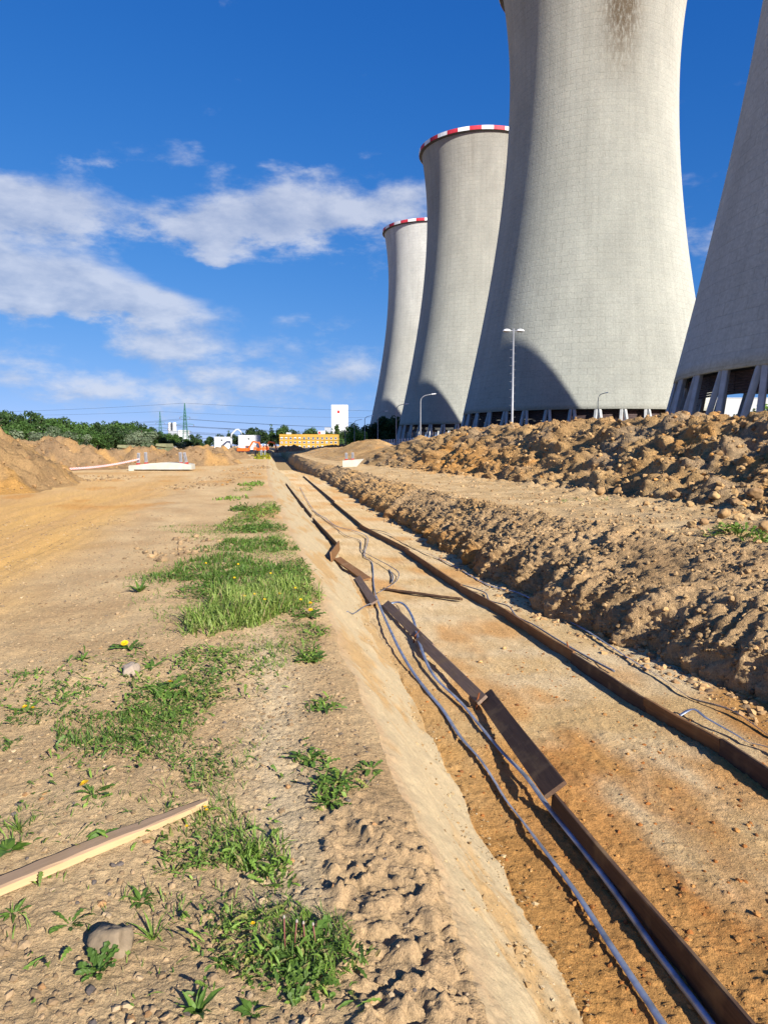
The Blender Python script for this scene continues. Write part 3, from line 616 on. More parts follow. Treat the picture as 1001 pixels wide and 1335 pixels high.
def ring_mesh(name, prof, mat, n=96):
    V = []; k = len(prof)
    for i in range(n):
        a = 2 * math.pi * i / n; V += [cyl(r, a, z) for r, z in prof]
    F = [(i * k + j, i * k + (j + 1) % k, ((i + 1) % n) * k + (j + 1) % k, ((i + 1) % n) * k + j) for i in range(n) for j in range(k)]
    m_ = MB(); m_.add(V, F); return m_.mesh(name, mat)
walk_me = ring_mesh('rim_walkway', [(rt0 - .3, TOP - .75), (rt0 + .94, TOP - .40), (rt0 + .94, TOP - .15), (rt0 - .3, TOP - .15)], M_rim_dark)
basin_me = ring_mesh('basin_wall', [(rb0 + 1.5, -1.), (rb0 + 3.2, -1.), (rb0 + 3.2, .7), (rb0 + 1.5, .7)], M_basin)
fm = MB(); fm.add([cyl(rb0 - 1.9, 2 * math.pi * i / 64, z) for z in (BOT + .3, BOT + 2) for i in range(64)], [tuple(range(63, -1, -1)), tuple(range(64, 128))] + [(i, (i + 1) % 64, 64 + (i + 1) % 64, 64 + i) for i in range(64)]); fill_me = fm.mesh('fill_pack', M_fill)
def tower(k, label, base, top, detail, full_louvers, stain_u=None, stain=.5, seed=0., xy=None):
    x, y = xy or (TX + k * TDX, TY + k * TDY)
    t = thing('cooling_tower', label, 'cooling tower', (x, y, 0), 0, 'cooling towers in a row')
    obj('shell', shell_mesh('shell', concrete_mat('tower_concrete', base, top, stain_u, seed, stain)), t)
    obj('rim_walkway', walk_me, t)
    for i in range(NRIM): obj('rim_panel', (rimR, rimW)[i % 2], t, rot=(0, 0, -i * DR))
    if not detail: return t
    obj('basin_wall', basin_me, t); obj('fill_pack', fill_me, t)
    toC = math.atan2(-x, -y)
    for i in range(NB_):
        a = i * DT
        for sgn in (-1, 1): obj('column', leg_me[sgn], t, rot=(0, 0, -a))
        h = a + DT / 2; facing = math.cos(h - toC)
        if full_louvers: obj('louver_panel', louv_long, t, rot=(0, 0, -h))
        elif facing > -.05: obj('louver_panel', louv_short, t, rot=(0, 0, -h))
    return t
b1 = tuple(lin(206, 208, 197, .68)); t1_ = tuple(lin(206, 204, 191, .80))
def ang_to_u(k, px, py, D):
    p = pt(px, py, D); a = math.atan2(p.x - (TX + k * TDX), p.y - (TY + k * TDY)) % (2 * math.pi); return a * 25
tower(0, 'tallest pale concrete cooling tower with brown stain below its cut off top, second from right', b1, t1_, True, True, ang_to_u(0, 812, 40, TY - 21), .8, 1.)
tower(1, 'cooling tower with red and white rim partly hidden behind the tallest one', tuple(lin(204, 205, 194, .68)), tuple(lin(202, 200, 189, .72)), True, False, None, .5, 11.)
tower(2, 'farthest smallest cooling tower, whitish with a red and white rim', tuple(lin(214, 214, 204, .70)), tuple(lin(228, 230, 226, .78)), True, False, None, .5, 23.)
tower(-1, 'nearest cooling tower in shade cut by the right edge, dark louvers between its slanted columns', tuple(lin(208, 214, 210, .74)), tuple(lin(202, 196, 182, .68)), True, False, None, .5, 37.)

tower(-2, 'unseen cooling tower assumed out of the picture to the right, shading the nearest one', b1, t1_, False, False, None, .5, 41., (118., -20.))  # unseen; guessed from the shade and placed so its shadow covers the nearest tower

# ------------------------------------------------------------------ boards, planks and strips on the trench floor
def wood_mat(name, rgb, var=.3, rough=.75):
    m, t, b = new_mat(name); L = t.links; b.inputs['Roughness'].default_value = rough; b.inputs['Specular IOR Level'].default_value = .25
    tc = N('ShaderNodeTexCoord', t); oi = N('ShaderNodeObjectInfo', t); ad = N('ShaderNodeVectorMath', t, operation='ADD')
    L.new(tc.outputs['Object'], ad.inputs[0]); mlt = math_('MULTIPLY', oi.outputs['Random'], 37., t); cb = N('ShaderNodeCombineXYZ', t)
    for i in range(3): L.new(mlt, cb.inputs[i])
    L.new(cb.outputs[0], ad.inputs[1]); mp = N('ShaderNodeMapping', t); mp.inputs['Scale'].default_value = (1.6, 26, 26); L.new(ad.outputs[0], mp.inputs[0])
    n = N('ShaderNodeTexNoise', t); n.inputs['Scale'].default_value = 1.6; n.inputs['Detail'].default_value = 8; n.inputs['Roughness'].default_value = .7; L.new(mp.outputs[0], n.inputs[0])
    n2 = N('ShaderNodeTexNoise', t); n2.inputs['Scale'].default_value = 5; n2.inputs['Detail'].default_value = 7; L.new(ad.outputs[0], n2.inputs[0])
    cr = N('ShaderNodeValToRGB', t); c = np.array(rgb); cr.color_ramp.elements[0].position = .33; cr.color_ramp.elements[1].position = .68
    cr.color_ramp.elements[0].color = (*(c * (1 - var)), 1); cr.color_ramp.elements[1].color = (*np.clip(c * (1 + var * .8), 0, 1), 1); L.new(n.outputs[0], cr.inputs[0])
    dust = N('ShaderNodeMix', t, data_type='RGBA'); mr = N('ShaderNodeMapRange', t); mr.inputs[1].default_value = .52; mr.inputs[2].default_value = .75; mr.inputs[4].default_value = .7; L.new(n2.outputs[0], mr.inputs[0])
    L.new(mr.outputs[0], dust.inputs[0]); L.new(cr.outputs[0], dust.inputs[6]); dust.inputs[7].default_value = (*lin(176, 146, 104, .6), 1); L.new(dust.outputs[2], b.inputs['Base Color'])
    bp = N('ShaderNodeBump', t); bp.inputs['Strength'].default_value = .4; bp.inputs['Distance'].default_value = .004; L.new(n.outputs[0], bp.inputs['Height']); L.new(bp.outputs[0], b.inputs['Normal'])
    return m
M_wd = wood_mat('dark_formwork_wood', lin(96, 74, 58, .7)); M_wg = wood_mat('grey_weathered_wood', lin(140, 118, 102, .75)); M_wr = wood_mat('brown_board_wood', lin(138, 100, 64, .8)); M_wp = wood_mat('pale_new_wood', lin(212, 180, 134, .72), .14); M_wpg = wood_mat('pale_grey_wood', lin(176, 148, 118, .7), .2)
def board(name, label, p0, p1, h, th, lean=0., mat=None, group=None, cat='board', lift0=0., lift1=0., bow=.01, seg=8, plane=False):
    """a plank h wide and th thick from p0 to p1; lean 0 stands on edge, 90 lies flat"""
    p0 = Vector(p0) + Vector((0, 0, lift0)); p1 = Vector(p1) + Vector((0, 0, lift1)); d = p1 - p0; L_ = d.length; V = []; F = []
    r = random.Random(int(abs(p0.x * 911 + p0.y * 377)))
    ph = r.uniform(0, 6)
    for i in range(seg + 1):
        t = i / seg; x = L_ * t; o = bow * math.sin(t * 3.1 + ph) + .003 * math.sin(9 * t + ph); tp = .004 * math.sin(5 * t + ph * 2)
        cu = .004 if i in (0, seg) else 0
        for (yy, zz) in ((-th / 2 + cu, 0), (th / 2 - cu, 0), (th / 2, .006), (th / 2, h - .006), (th / 2 - .005, h + tp), (-th / 2 + .005, h + tp), (-th / 2, h - .006), (-th / 2, .006)): V.append((x, yy + o, zz))
    n = 8
    for i in range(seg):
        for k in range(n): F.append((i * n + k, i * n + (k + 1) % n, (i + 1) * n + (k + 1) % n, (i + 1) * n + k))
    F += [tuple(range(n - 1, -1, -1)), tuple(seg * n + k for k in range(n))]
    m_ = MB(); m_.add(V, F); o = obj(name, m_.mesh(name, mat)); x = d.normalized(); side = Vector((0, 0, 1)).cross(x).normalized(); up = x.cross(side)
    Mx = Matrix((x, side, up)).transposed() @ Matrix.Rotation(R(lean), 3, 'X'); Mx = Mx.to_4x4(); Mx.translation = p0; o.matrix_world = Mx
    tag(o, label, cat, group); return o
FZ = -DEP0
rb_px = [((395, 622), (436, 657)), ((434, 657), (473, 689)), ((470, 689), (532, 723)), ((529, 722), (602, 772)), ((599, 772), (664, 808)), ((661, 807), (747, 864)), ((744, 864), (842, 928)), ((839, 927), (941, 984)), ((938, 985), (1060, 1068))]
rb_lb = ['farthest edge board of the right hand board line in the trench', 'second farthest edge board of the right hand line in the trench', 'edge board where the right hand line passes the first bite of the wall', 'edge board right of the loop of cable in the trench',
         'edge board at the tip of the thin cross plank, right line', 'edge board in the middle of the right hand line beside the steel strip', 'edge board beside the pale patch, right hand line', 'second nearest edge board of the right hand line, in orange soil', 'nearest edge board of the right line, cut by the right picture edge']
for i, (a, b) in enumerate(rb_px):
    board('formwork_board', rb_lb[i], on(*a, FZ), on(*b, FZ), (.13, .12, .135, .145, .13, .14, .13, .14, .15)[i], .03, (-6, 8, -4, 5, -7, 3, -5, 4, -6)[i], (M_wr, M_wd)[i in (0, 1, 8, 6)], 'edge boards in the trench', lift0=-.012, lift1=-.012)
lb = [((373, 632), (389, 653), .13, 4, M_wd, 'farthest edge board of the left hand board line in the trench'), ((388, 653), (406, 676), .13, -8, M_wd, 'second edge board from the far end of the left line'), ((408, 680), (442, 716), .14, 6, M_wd, 'edge board just beyond the upright stub, left line'),
      ((717, 1061), (1000, 1404), .155, -4, M_wd, 'nearest long dark board on edge beside the blue grey strip')]
for a, b, h, ln, m_, l in lb: board('formwork_board', l, on(*a, FZ), on(*b, FZ), h, .028, ln, m_, 'edge boards in the trench', lift0=-.012, lift1=-.012)
board('formwork_board', 'short upright board stub where the left line breaks', on(432, 733, FZ), on(443, 716, FZ), .2, .03, -6, M_wr, None)
board('plank', 'wide dark brown plank lying tilted over the near board', on(623, 918, FZ), on(709, 1064, FZ), .165, .03, -55, M_wd, None, 'plank', .03, .13, .004)
board('plank', 'long grey plank with a pale broken end against the wide dark plank', on(541, 842, FZ), on(623, 927, FZ), .115, .03, -50, M_wg, None, 'plank', .05, .06)
board('plank', 'grey plank leaning by the cable knot', on(499, 792, FZ), on(556, 852, FZ), .12, .03, -50, M_wg, None, 'plank', .02, .03)
board('plank', 'short dark grey plank left of the cable knot', on(462, 756, FZ), on(484, 791, FZ), .12, .03, -60, M_wg, None, 'plank', .02, .02)
board('plank', 'reddish plank lying flat beyond the short dark plank', on(435, 731, FZ), on(473, 758, FZ), .16, .03, -80, M_wr, None, 'plank', .02, .03)
board('plank', 'thin dark plank lying across the trench floor', on(503, 769, FZ), on(603, 785, FZ), .085, .035, 70, M_wd, None, 'plank', .02, .03)
# timber lath on the bank: pale, splintered towards its right end
def lath():
    p0 = on(-14, 1175, 0); p1 = on(270, 1055, 0); d = p1 - p0; L_ = d.length; x = d.normalized(); V = []; F = []; seg = 14
    for i in range(seg + 1):
        t = i / seg; hw = np.interp(t, [0, .3, .62, .72, .9, 1], [.034, .034, .032, .028, .020, .013]); hh = np.interp(t, [0, .4, .55, .6, 1], [.034, .036, .036, .03, .024])
        jag = .003 * math.sin(i * 2.7)
        V += [(L_ * t, -hw, .0), (L_ * t, hw, .0), (L_ * t, hw + jag, hh), (L_ * t, -hw * .75 + jag, hh), (L_ * t, -hw, hh * .8)]
    for i in range(seg):
        for k in range(5): F.append((i * 5 + k, i * 5 + (k + 1) % 5, i * 5 + 5 + (k + 1) % 5, i * 5 + 5 + k))
    F += [(4, 3, 2, 1, 0), tuple(seg * 5 + k for k in range(5))]
    m_ = MB(); m_.add(V, F); me = m_.mesh('timber_lath', M_wp); me.materials.append(M_wpg)
    for p in me.polygons:
        if p.normal.z > .7: p.material_index = 1
    o = obj('timber_lath', me); s_ = Vector((0, 0, 1)).cross(x).normalized(); M_ = Matrix((x, s_, x.cross(s_))).transposed().to_4x4(); M_.translation = p0 + Vector((0, 0, .022)); o.matrix_world = M_
    tag(o, 'pale split timber lath lying on the weedy bank', 'timber')
lath()
def spline(pts, n=6):
    out = []; P = [Vector(p) for p in pts]
    for i in range(len(P) - 1):
        a, b, c, d = P[max(i - 1, 0)], P[i], P[i + 1], P[min(i + 2, len(P) - 1)]
        for k in range(n):
            t = k / n; out.append(.5 * (2 * b + (c - a) * t + (2 * a - 5 * b + 4 * c - d) * t * t + (3 * b - a - 3 * c + d) * t ** 3))
    return out + [P[-1]]
def ribbon(name, label, px, wid, th, mat, lifts=None, twist=0., cat='strip', group=None, seed=0):
    r = random.Random(seed); P = []
    for i, q in enumerate(px):
        p = on(q[0], q[1], FZ); p.z += (lifts[i] if lifts else r.uniform(.012, .05)); P.append(p)
    P = spline(P, 7); V = []; F = []; n = 6
    for i, p in enumerate(P):
        p.z = max(p.z, float(gz(p.x, p.y)[0]) + .008)
        t = (P[min(i + 1, len(P) - 1)] - P[max(i - 1, 0)]).normalized(); s = t.cross(Vector((0, 0, 1))).normalized(); u = s.cross(t)
        a = R(twist) + .45 * math.sin(i * .07 + seed); s2 = s * math.cos(a) + u * math.sin(a); u2 = u * math.cos(a) - s * math.sin(a)
        for (x, y) in ((-.5, -.3), (0, -.5), (.5, -.3), (.5, .3), (0, .5), (-.5, .3)): V.append(p + s2 * (x * wid) + u2 * (y * th))
    for i in range(len(P) - 1):
        for k in range(n): F.append((i * n + k, i * n + (k + 1) % n, (i + 1) * n + (k + 1) % n, (i + 1) * n + k))
    F += [tuple(range(n)), tuple((len(P) - 1) * n + k for k in range(n - 1, -1, -1))]
    m_ = MB(); m_.add(V, F); return tag(m_.build(name, mat, smooth=True), label, cat, group)
M_strip = flat_mat('galvanised_strip_steel', (.33, .38, .48), .5, .7, var=.25, scale=9, bump=.15, spec=.5)
M_cable = flat_mat('grey_cable_sheath', (.16, .165, .19), .6, 0, var=.25, scale=8)
ribbon('steel_strip', 'long blue grey strip nearest the pale slope', [(490, 781), (499, 806), (508, 829), (520, 853), (537, 878), (557, 904), (577, 928), (600, 965), (625, 994), (642, 1018), (659, 1046), (682, 1078), (705, 1109), (748, 1167), (799, 1246), (856, 1333), (900, 1400), (960, 1500)], .033, .0045, M_strip, [.05, .07, .09, .07, .03, .02, .02, .03, .03, .02, .02, .03, .03, .03, .03, .03, .03, .02], 10, seed=3)
ribbon('steel_strip', 'blue grey strip running beside the wide dark plank', [(504, 789), (523, 791), (537, 814), (548, 851), (565, 885), (600, 919), (625, 950), (656, 987), (685, 1021), (716, 1062), (759, 1116), (802, 1174), (856, 1250), (918, 1333), (960, 1392), (1000, 1450)], .033, .0045, M_strip, [.02, .06, .11, .08, .04, .03, .03, .03, .05, .04, .04, .04, .03, .03, .03, .03], -15, seed=5)
ribbon('steel_strip', 'long grey strip along the foot of the right trench wall', [(472, 690), (502, 696), (532, 712), (562, 726), (592, 739), (636, 764), (679, 778), (730, 806), (760, 823), (817, 860), (853, 882), (889, 907), (903, 914), (954, 933), (1001, 961), (1060, 1000)], .033, .0045, M_strip, None, 20, seed=8)
ribbon('steel_strip', 'short curled strip right of the nearest right hand board', [(885, 937), (903, 936), (921, 947), (957, 963), (975, 974), (1001, 983), (1040, 1003)], .028, .004, M_strip, [.03, .08, .07, .04, .04, .05, .03], 15, seed=11)
ribbon('cable', 'thin dark strand close along the right hand boards, mostly a shadow line shaped as cable', [(602, 764), (631, 775), (638, 786), (662, 794), (673, 805), (696, 817), (722, 833), (760, 856), (800, 880)], .022, .018, M_cable, None, 0, 'cable', seed=13)  # mostly a thin shadow on the floor, built as a dark cable
ribbon('cable', 'grey cable winding down the middle of the trench to the knot', [(391, 636), (407, 664), (425, 678), (439, 687), (462, 694), (479, 703), (475, 726), (485, 735), (487, 762), (490, 779)], .019, .012, M_strip, None, 0, 'cable', seed=17)
ribbon('cable', 'dark cable making a loop right of the knot', [(407, 666), (436, 688), (452, 700), (469, 706), (471, 718), (482, 727), (506, 742), (519, 750), (518, 758), (511, 765), (493, 775)], .017, .012, M_cable, [.02, .02, .03, .03, .03, .05, .08, .06, .04, .04, .03], 0, 'cable', seed=19)
ribbon('cable', 'short dark cable end inside the loop', [(507, 744), (512, 754), (511, 762)], .026, .02, M_cable, None, 0, 'cable', seed=21)
ribbon('cable', 'thin dark cable reaching left from the knot to the slope foot', [(493, 788), (478, 793), (465, 802), (452, 806)], .02, .016, M_cable, None, 0, 'cable', seed=23)
M_rust = flat_mat('rusty_steel', lin(150, 84, 42, .7), .85, var=.3, scale=30)
def peg(p, label, h=.28, tilt=.1):
    m_ = MB(); m_.tube([p + Vector((0, 0, -.12)), p + Vector((tilt * .5, 0, h * .6)), p + Vector((tilt, .02, h))], .008, 6); m_.tube([p + Vector((tilt * .4, 0, h * .5)), p + Vector((tilt * .4 + .04, -.03, h * .48)), p + Vector((tilt * .4 + .05, .03, h * .45)), p + Vector((tilt * .4, .03, h * .46))], .005, 5)
    tag(m_.build('steel_peg', M_rust, smooth=True), label, 'peg')
peg(on(536, 838, FZ), 'rusty steel peg where the two grey planks overlap', .15); peg(on(619, 925, FZ), 'rusty steel peg at the broken end of the long grey plank', .15, .04); peg(on(742, 856, FZ), 'rusty steel peg at a joint of the right hand boards', .17, -.03)

# ------------------------------------------------------------------ stones, clods, pebbles
ICO_V, ICO_F = None, None
def _ico(sub):
    import bmesh
    bm = bmesh.new(); bmesh.ops.create_icosphere(bm, subdivisions=sub, radius=1); V = np.array([v.co[:] for v in bm.verts]); F = np.array([[v.index for v in f.verts] for f in bm.faces]); bm.free(); return V, F
ICO1 = _ico(1); ICO3 = _ico(3)
def stone(name, label, loc, size, col, seed, rough=.25, group=None, cat='stone'):
    V, F = ICO3; r = np.random.default_rng(seed); V = V.copy()
    for k in range(9):                                                  # planed facets
        n = r.normal(size=3); n /= np.linalg.norm(n); d = V @ n; lim = r.uniform(.62, .9); V = V - np.clip(d - lim, 0, None)[:, None] * n
    nn = fbm(V[:, 0] * 1.6 + seed, V[:, 1] * 1.6 + V[:, 2] * 1.3, 4, seed); V = V * (1 + rough * .5 * nn)[:, None] * np.array(size)
    c = np.array(col)[None] * (1 + .35 * fbm(V[:, 0] / size[0] * 3, V[:, 1] / size[0] * 3 + V[:, 2] / size[0] * 2, 4, seed + 3))[:, None]
    o = obj(name, new_mesh(name, V, F, M_stone, np.clip(c, .02, .9)), None, loc, (0, 0, r.uniform(0, 6))); return tag(o, label, cat, group)
stone('stone', 'pale angular stone on the gravelly bank above the weeds', on(171, 879) + Vector((0, 0, .03)), (.078, .06, .055), lin(200, 182, 162, .55), 3)
stone('stone', 'round grey stone half sunk in the bank near the bottom left', on(148, 1236) + Vector((0, 0, .016)), (.076, .066, .058), lin(160, 142, 116, .6), 19, .55)
# right hand sheet: the nearest of its points that stands at a place of the photograph
def _proj(P):
    up = P[..., 1] * _s + (P[..., 2] - EYE) * _c; dp = P[..., 1] * _c - (P[..., 2] - EYE) * _s
    return CX + F_PX * P[..., 0] / dp, CY - F_PX * up / dp
PXr, PYr = _proj(PR[:, :NW + NT + NR])
def onr(px, py):
    d2 = (PXr - px) ** 2 + (PYr - py) ** 2; m_ = d2 < max(16, d2.min() * 1.5); i = np.argmin(np.where(m_, PR[:, :NW + NT + NR, 1], 1e9)); return Vector(PR[:, :NW + NT + NR].reshape(-1, 3)[i])
cl = [(780, 641, 14, 'brown clod at the foot of the spoil ridge, middle of the terrace'), (899, 684, 13, 'pale clod left of the green weed on the terrace'), (917, 680, 12, 'clod touching the pale one by the terrace weed'), (943, 671, 17, 'broad clod behind the terrace weed'), (963, 674, 15, 'squarish clod right behind the terrace weed'), (982, 648, 20, 'largest clod by the right picture edge above the weed'),
      (995, 690, 19, 'rounded brown clod beside the weed at the right picture edge'), (899, 657, 11, 'small clod on the terrace below the ridge foot'), (877, 644, 13, 'clod half way up where terrace meets ridge'), (840, 655, 9, 'lone small clod on the open terrace'), (930, 650, 14, 'clod wedged low in the spoil ridge, right part'), (958, 655, 13, 'dark clod between two larger clods at the ridge foot')]
for i, (x, y, s, l) in enumerate(cl):
    p = onr(x, y); k = s / F_PX * p.y * .55; stone('clod', l, p + Vector((0, 0, k * .45)), (k, k * .9, k * .75), lin(*[(176, 142, 98), (196, 162, 112), (160, 128, 90)][i % 3], .8), 40 + i, .5, None, 'clod')
fl = [(629, 748, 9, 'loose clod at the foot of the wall, left of two'), (642, 752, 6, 'small clod beside a larger one at the wall foot'), (622, 729, 8, 'tan clod lying behind the strip at the wall foot'), (644, 724, 8, 'clod tucked into a bite of the trench wall'), (626, 864, 6, 'lone pale clod on the trench floor between the plank lines'), (657, 846, 5, 'tiny pale clod on the floor near the right boards')]
for i, (x, y, s, l) in enumerate(fl):
    p = on(x, y, FZ); k = s / F_PX * p.y * .6; stone('clod', l, p + Vector((0, 0, k * .4)), (k, k * .85, k * .7), lin(206, 168, 112, .8), 80 + i, .4, None, 'clod')
OCTA = (np.array([(1, 0, 0), (-1, 0, 0), (0, 1, 0), (0, -1, 0), (0, 0, 1), (0, 0, -1)], float), np.array([(0, 2, 4), (2, 1, 4), (1, 3, 4), (3, 0, 4), (2, 0, 5), (1, 2, 5), (3, 1, 5), (0, 3, 5)]))
def scatter(name, label, P, size, cols, flat=.7, sink=.25, mat=M_stone, cat='gravel', octa=False):
    V, F = OCTA if octa else ICO1; n = len(P); r = np.random.default_rng(len(P)); q = r.normal(size=(n, 4)); q /= np.linalg.norm(q, axis=1, keepdims=True); w, x, y, z = q.T
    Rm = np.stack([1 - 2 * (y * y + z * z), 2 * (x * y - z * w), 2 * (x * z + y * w), 2 * (x * y + z * w), 1 - 2 * (x * x + z * z), 2 * (y * z - x * w), 2 * (x * z - y * w), 2 * (y * z + x * w), 1 - 2 * (x * x + y * y)], 1).reshape(n, 3, 3)
    vv = V[None] * (1 + r.uniform(-.28, .28, (n, len(V), 1))) * r.uniform(.6, 1.1, (n, 1, 3)); vv = np.einsum('nij,nkj->nki', Rm, vv)
    vv[..., 2] *= flat; vv = vv * size[:, None, None] + P[:, None]; vv[..., 2] += (size * (flat - sink * 2) * .5)[:, None]
    ff = (F[None] + (np.arange(n) * len(V))[:, None, None]).reshape(-1, 3)
    c = np.repeat(cols, len(V), 0); o = obj(name, new_mesh(name, vv.reshape(-1, 3), ff, mat, np.clip(c, .01, .9), smooth=False)); return tag(o, label, cat, None, 'stuff')
def pick(n, cs, ws, k=.8, v=.18):
    i = rng.choice(len(cs), n, p=np.array(ws) / sum(ws)); c = np.stack([lin(*q, k) for q in cs])[i]; return c * (1 + rng.uniform(-v, v, (n, 1)))
def wpos(w, Y): X = w + AV * Y; return np.stack([X, Y, gz(X, Y)], 1)
n = 5600; Y = 1 / rng.uniform(1 / 15., 1 / 1.75, n); w = f_lip(Y) - .03 - rng.uniform(0, 1, n) ** 1.15 * (.62 * Y + .3); kp = ~((w > .1) & (Y < 3.6) & (rng.random(n) < .75)); w, Y = w[kp], Y[kp]; n = len(w); P = wpos(w, Y)
sz = rng.uniform(0, 1, n) ** 5 * .017 + .0026 + .0005 * Y
scatter('gravel', 'small stones and crumbs strewn over the bank', P, sz, pick(n, [(188, 160, 122), (164, 138, 104), (202, 176, 138), (122, 112, 104), (188, 146, 100)], [5, 5, 1., .6, .4], .60))
n = 4200; Y = 1 / rng.uniform(1 / 16., 1 / 2.4, n); w = f_toe(Y) + .02 + rng.uniform(0, 1, n) * (f_toer(Y) - f_toe(Y)); near = perlin(w * .9, Y * .5, 81) + (7.5 - Y) * .25 > rng.uniform(-.5, .5, n); near |= rng.random(n) < .15
w, Y = w[near], Y[near]; n = len(w); P = wpos(w, Y); sz = rng.uniform(0, 1, n) ** 5 * .016 + .0026 + .0005 * Y
n5 = 6500; Y5 = 1 / rng.uniform(1 / 17., 1 / 3.4, n5); w5 = f_lip(Y5) - .1 - rng.uniform(0, 1, n5) * (.60 * Y5 + .2); kp = (perlin(w5 * .8, Y5 * .5, 140) + .25 > rng.uniform(-.6, .6, n5)); w5, Y5 = w5[kp], Y5[kp]; n5 = len(w5)
scatter('gravel', 'fine chippings covering the trodden middle of the bank', wpos(w5, Y5), rng.uniform(0, 1, n5) ** 3 * .012 + .003 + .0012 * Y5, pick(n5, [(196, 168, 126), (160, 134, 100), (210, 184, 144), (140, 124, 104)], [4, 4, 1.2, 1.4], .62), .6, octa=True)
n5 = 1500; Y5 = 1 / rng.uniform(1 / 14., 1 / 1.9, n5); q5 = rng.uniform(0, 1, n5) ** .45; w5 = f_lip(Y5) + (f_toe(Y5) - f_lip(Y5) + .08) * q5
scatter('crumbs', 'loose crumbs rolled down the pale trench slope', wpos(w5, Y5), rng.uniform(0, 1, n5) ** 5 * .016 + .0022 + .0005 * Y5, pick(n5, [(226, 198, 150), (206, 170, 118), (232, 210, 170)], [3, 3, 1], .5), .7, octa=True)
def scatter_blob(name, label, blobs, dens, s0, s1, cols, ws, k=.75):
    q = []
    for (px, py, rx, ry) in blobs:
        c = at(px, py); ax = (at(px + rx, py) - at(px - rx, py)).length / 2; ay = (at(px, py - ry).y - at(px, py + ry).y) / 2; m = int(math.pi * ax * ay * dens); a = rng.uniform(0, 6.283, m); r_ = rng.uniform(0, 1, m) ** .6; q.append(np.stack([c.x + r_ * ax * np.cos(a), c.y + r_ * ay * np.sin(a)], 1))
    q = np.concatenate(q); P = np.stack([q[:, 0], q[:, 1], gz(q[:, 0], q[:, 1])], 1); m = len(q); scatter(name, label, P, rng.uniform(0, 1, m) ** 4 * s1 + s0, pick(m, cols, ws, k), .8, .22, cat='clods')
scatter_blob('clods', 'broken clods heaped along the edge of the dirt track', [(205, 726, 50, 10), (165, 746, 22, 6), (255, 706, 40, 8), (235, 715, 60, 16)], 22, .012, .075, [(176, 148, 110), (146, 122, 92), (190, 160, 118)], [3, 3, 1], .62)
scatter_blob('clods', 'pale clods and rubble at the far end of the bank', [(300, 622, 34, 7), (262, 632, 40, 8), (330, 610, 20, 5), (115, 625, 60, 6)], 7, .02, .085, [(186, 158, 118), (158, 132, 98), (196, 148, 86)], [3, 3, 1], .62)
scatter('gravel', 'orange crumbs and grit on the trench floor', P, sz, pick(n, [(206, 150, 86), (178, 116, 60), (210, 168, 110), (150, 100, 58)], [4, 5, .8, 2], .60))
n = 1500; Y = 1 / rng.uniform(1 / 30., 1 / 5.5, n); w = f_toer(Y) - rng.uniform(0, 1, n) ** 2.2 * .6 + .05; P = wpos(w, Y); sz = rng.uniform(0, 1, n) ** 3 * .05 + .006 + .0008 * Y
scatter('clods', 'crumbled clods along the foot of the dug wall', P, sz, pick(n, [(190, 152, 104), (160, 126, 88), (212, 174, 122), (136, 112, 84)], [4, 3, 2, 2]))
def scatter_right(n, c0, c1, ymax, s0, s1, cols, ws, name, label, pw=3.):
    rmax = int(np.searchsorted(Yq, ymax)); ri = rng.integers(40, rmax, n); ci = rng.integers(c0, c1, n); P = PR[ri, ci] + rng.normal(size=(n, 3)) * .01
    if c0 < NW: kp = (P[:, 1] > 12) | (fbm(ci * .06, P[:, 1] * .9, 3, 244) > .18) | (rng.random(n) < .22); P = P[kp]; n = len(P)
    sz = rng.uniform(0, 1, n) ** (pw + 1) * s1 + s0 * (.4 + P[:, 1] / 18); big = sz > s0 * 1.6 + .012; c_ = pick(n, cols, ws)
    if big.any(): scatter(name, label + ', the larger ones', P[big], sz[big], c_[big], .85, .22, cat='clods')
    scatter(name, label, P[~big], sz[~big] * 1.15, c_[~big], .9, .2, cat='clods', octa=True)
scatter_right(19000, 4, NW + 6, 34, .0065, .04, [(176, 146, 104), (148, 122, 88), (186, 150, 102), (128, 106, 78)], [3, 3, 1.4, 1], 'clods', 'crumbly clods stuck to the dug trench wall')
scatter_right(5000, NW + 2, NW + NT, 40, .008, .055, [(186, 156, 114), (164, 134, 96), (200, 170, 128)], [4, 4, 1], 'clods', 'clods scattered over the terrace')
scatter_right(15000, NW + NT, NW + NT + 90, 50, .013, .10, [(186, 150, 102), (158, 126, 86), (196, 160, 110), (136, 112, 82), (196, 144, 82)], [4, 4, 1.2, 1.2, 1], 'clods', 'clods and lumps covering the spoil ridge', 4.)
for i, (hv, lab) in enumerate(((HEAP1, 'clods lying over the big left heap'), (HEAP2, 'clods lying over the pointed heap'), (HEAP3, 'clods lying over the long low heap'))):
    n = 1100; idx = rng.integers(0, len(hv), n); P = hv[idx]; ok = P[:, 2] > .05; P = P[ok]; n = len(P)
    scatter('clods', lab, P + rng.normal(size=P.shape) * .03, rng.uniform(0, 1, n) ** 4 * .11 + .025, pick(n, [(180, 144, 98), (152, 120, 82), (190, 154, 106), (124, 104, 78)], [4, 4, 1, 1], .7), .8, .25, cat='clods')

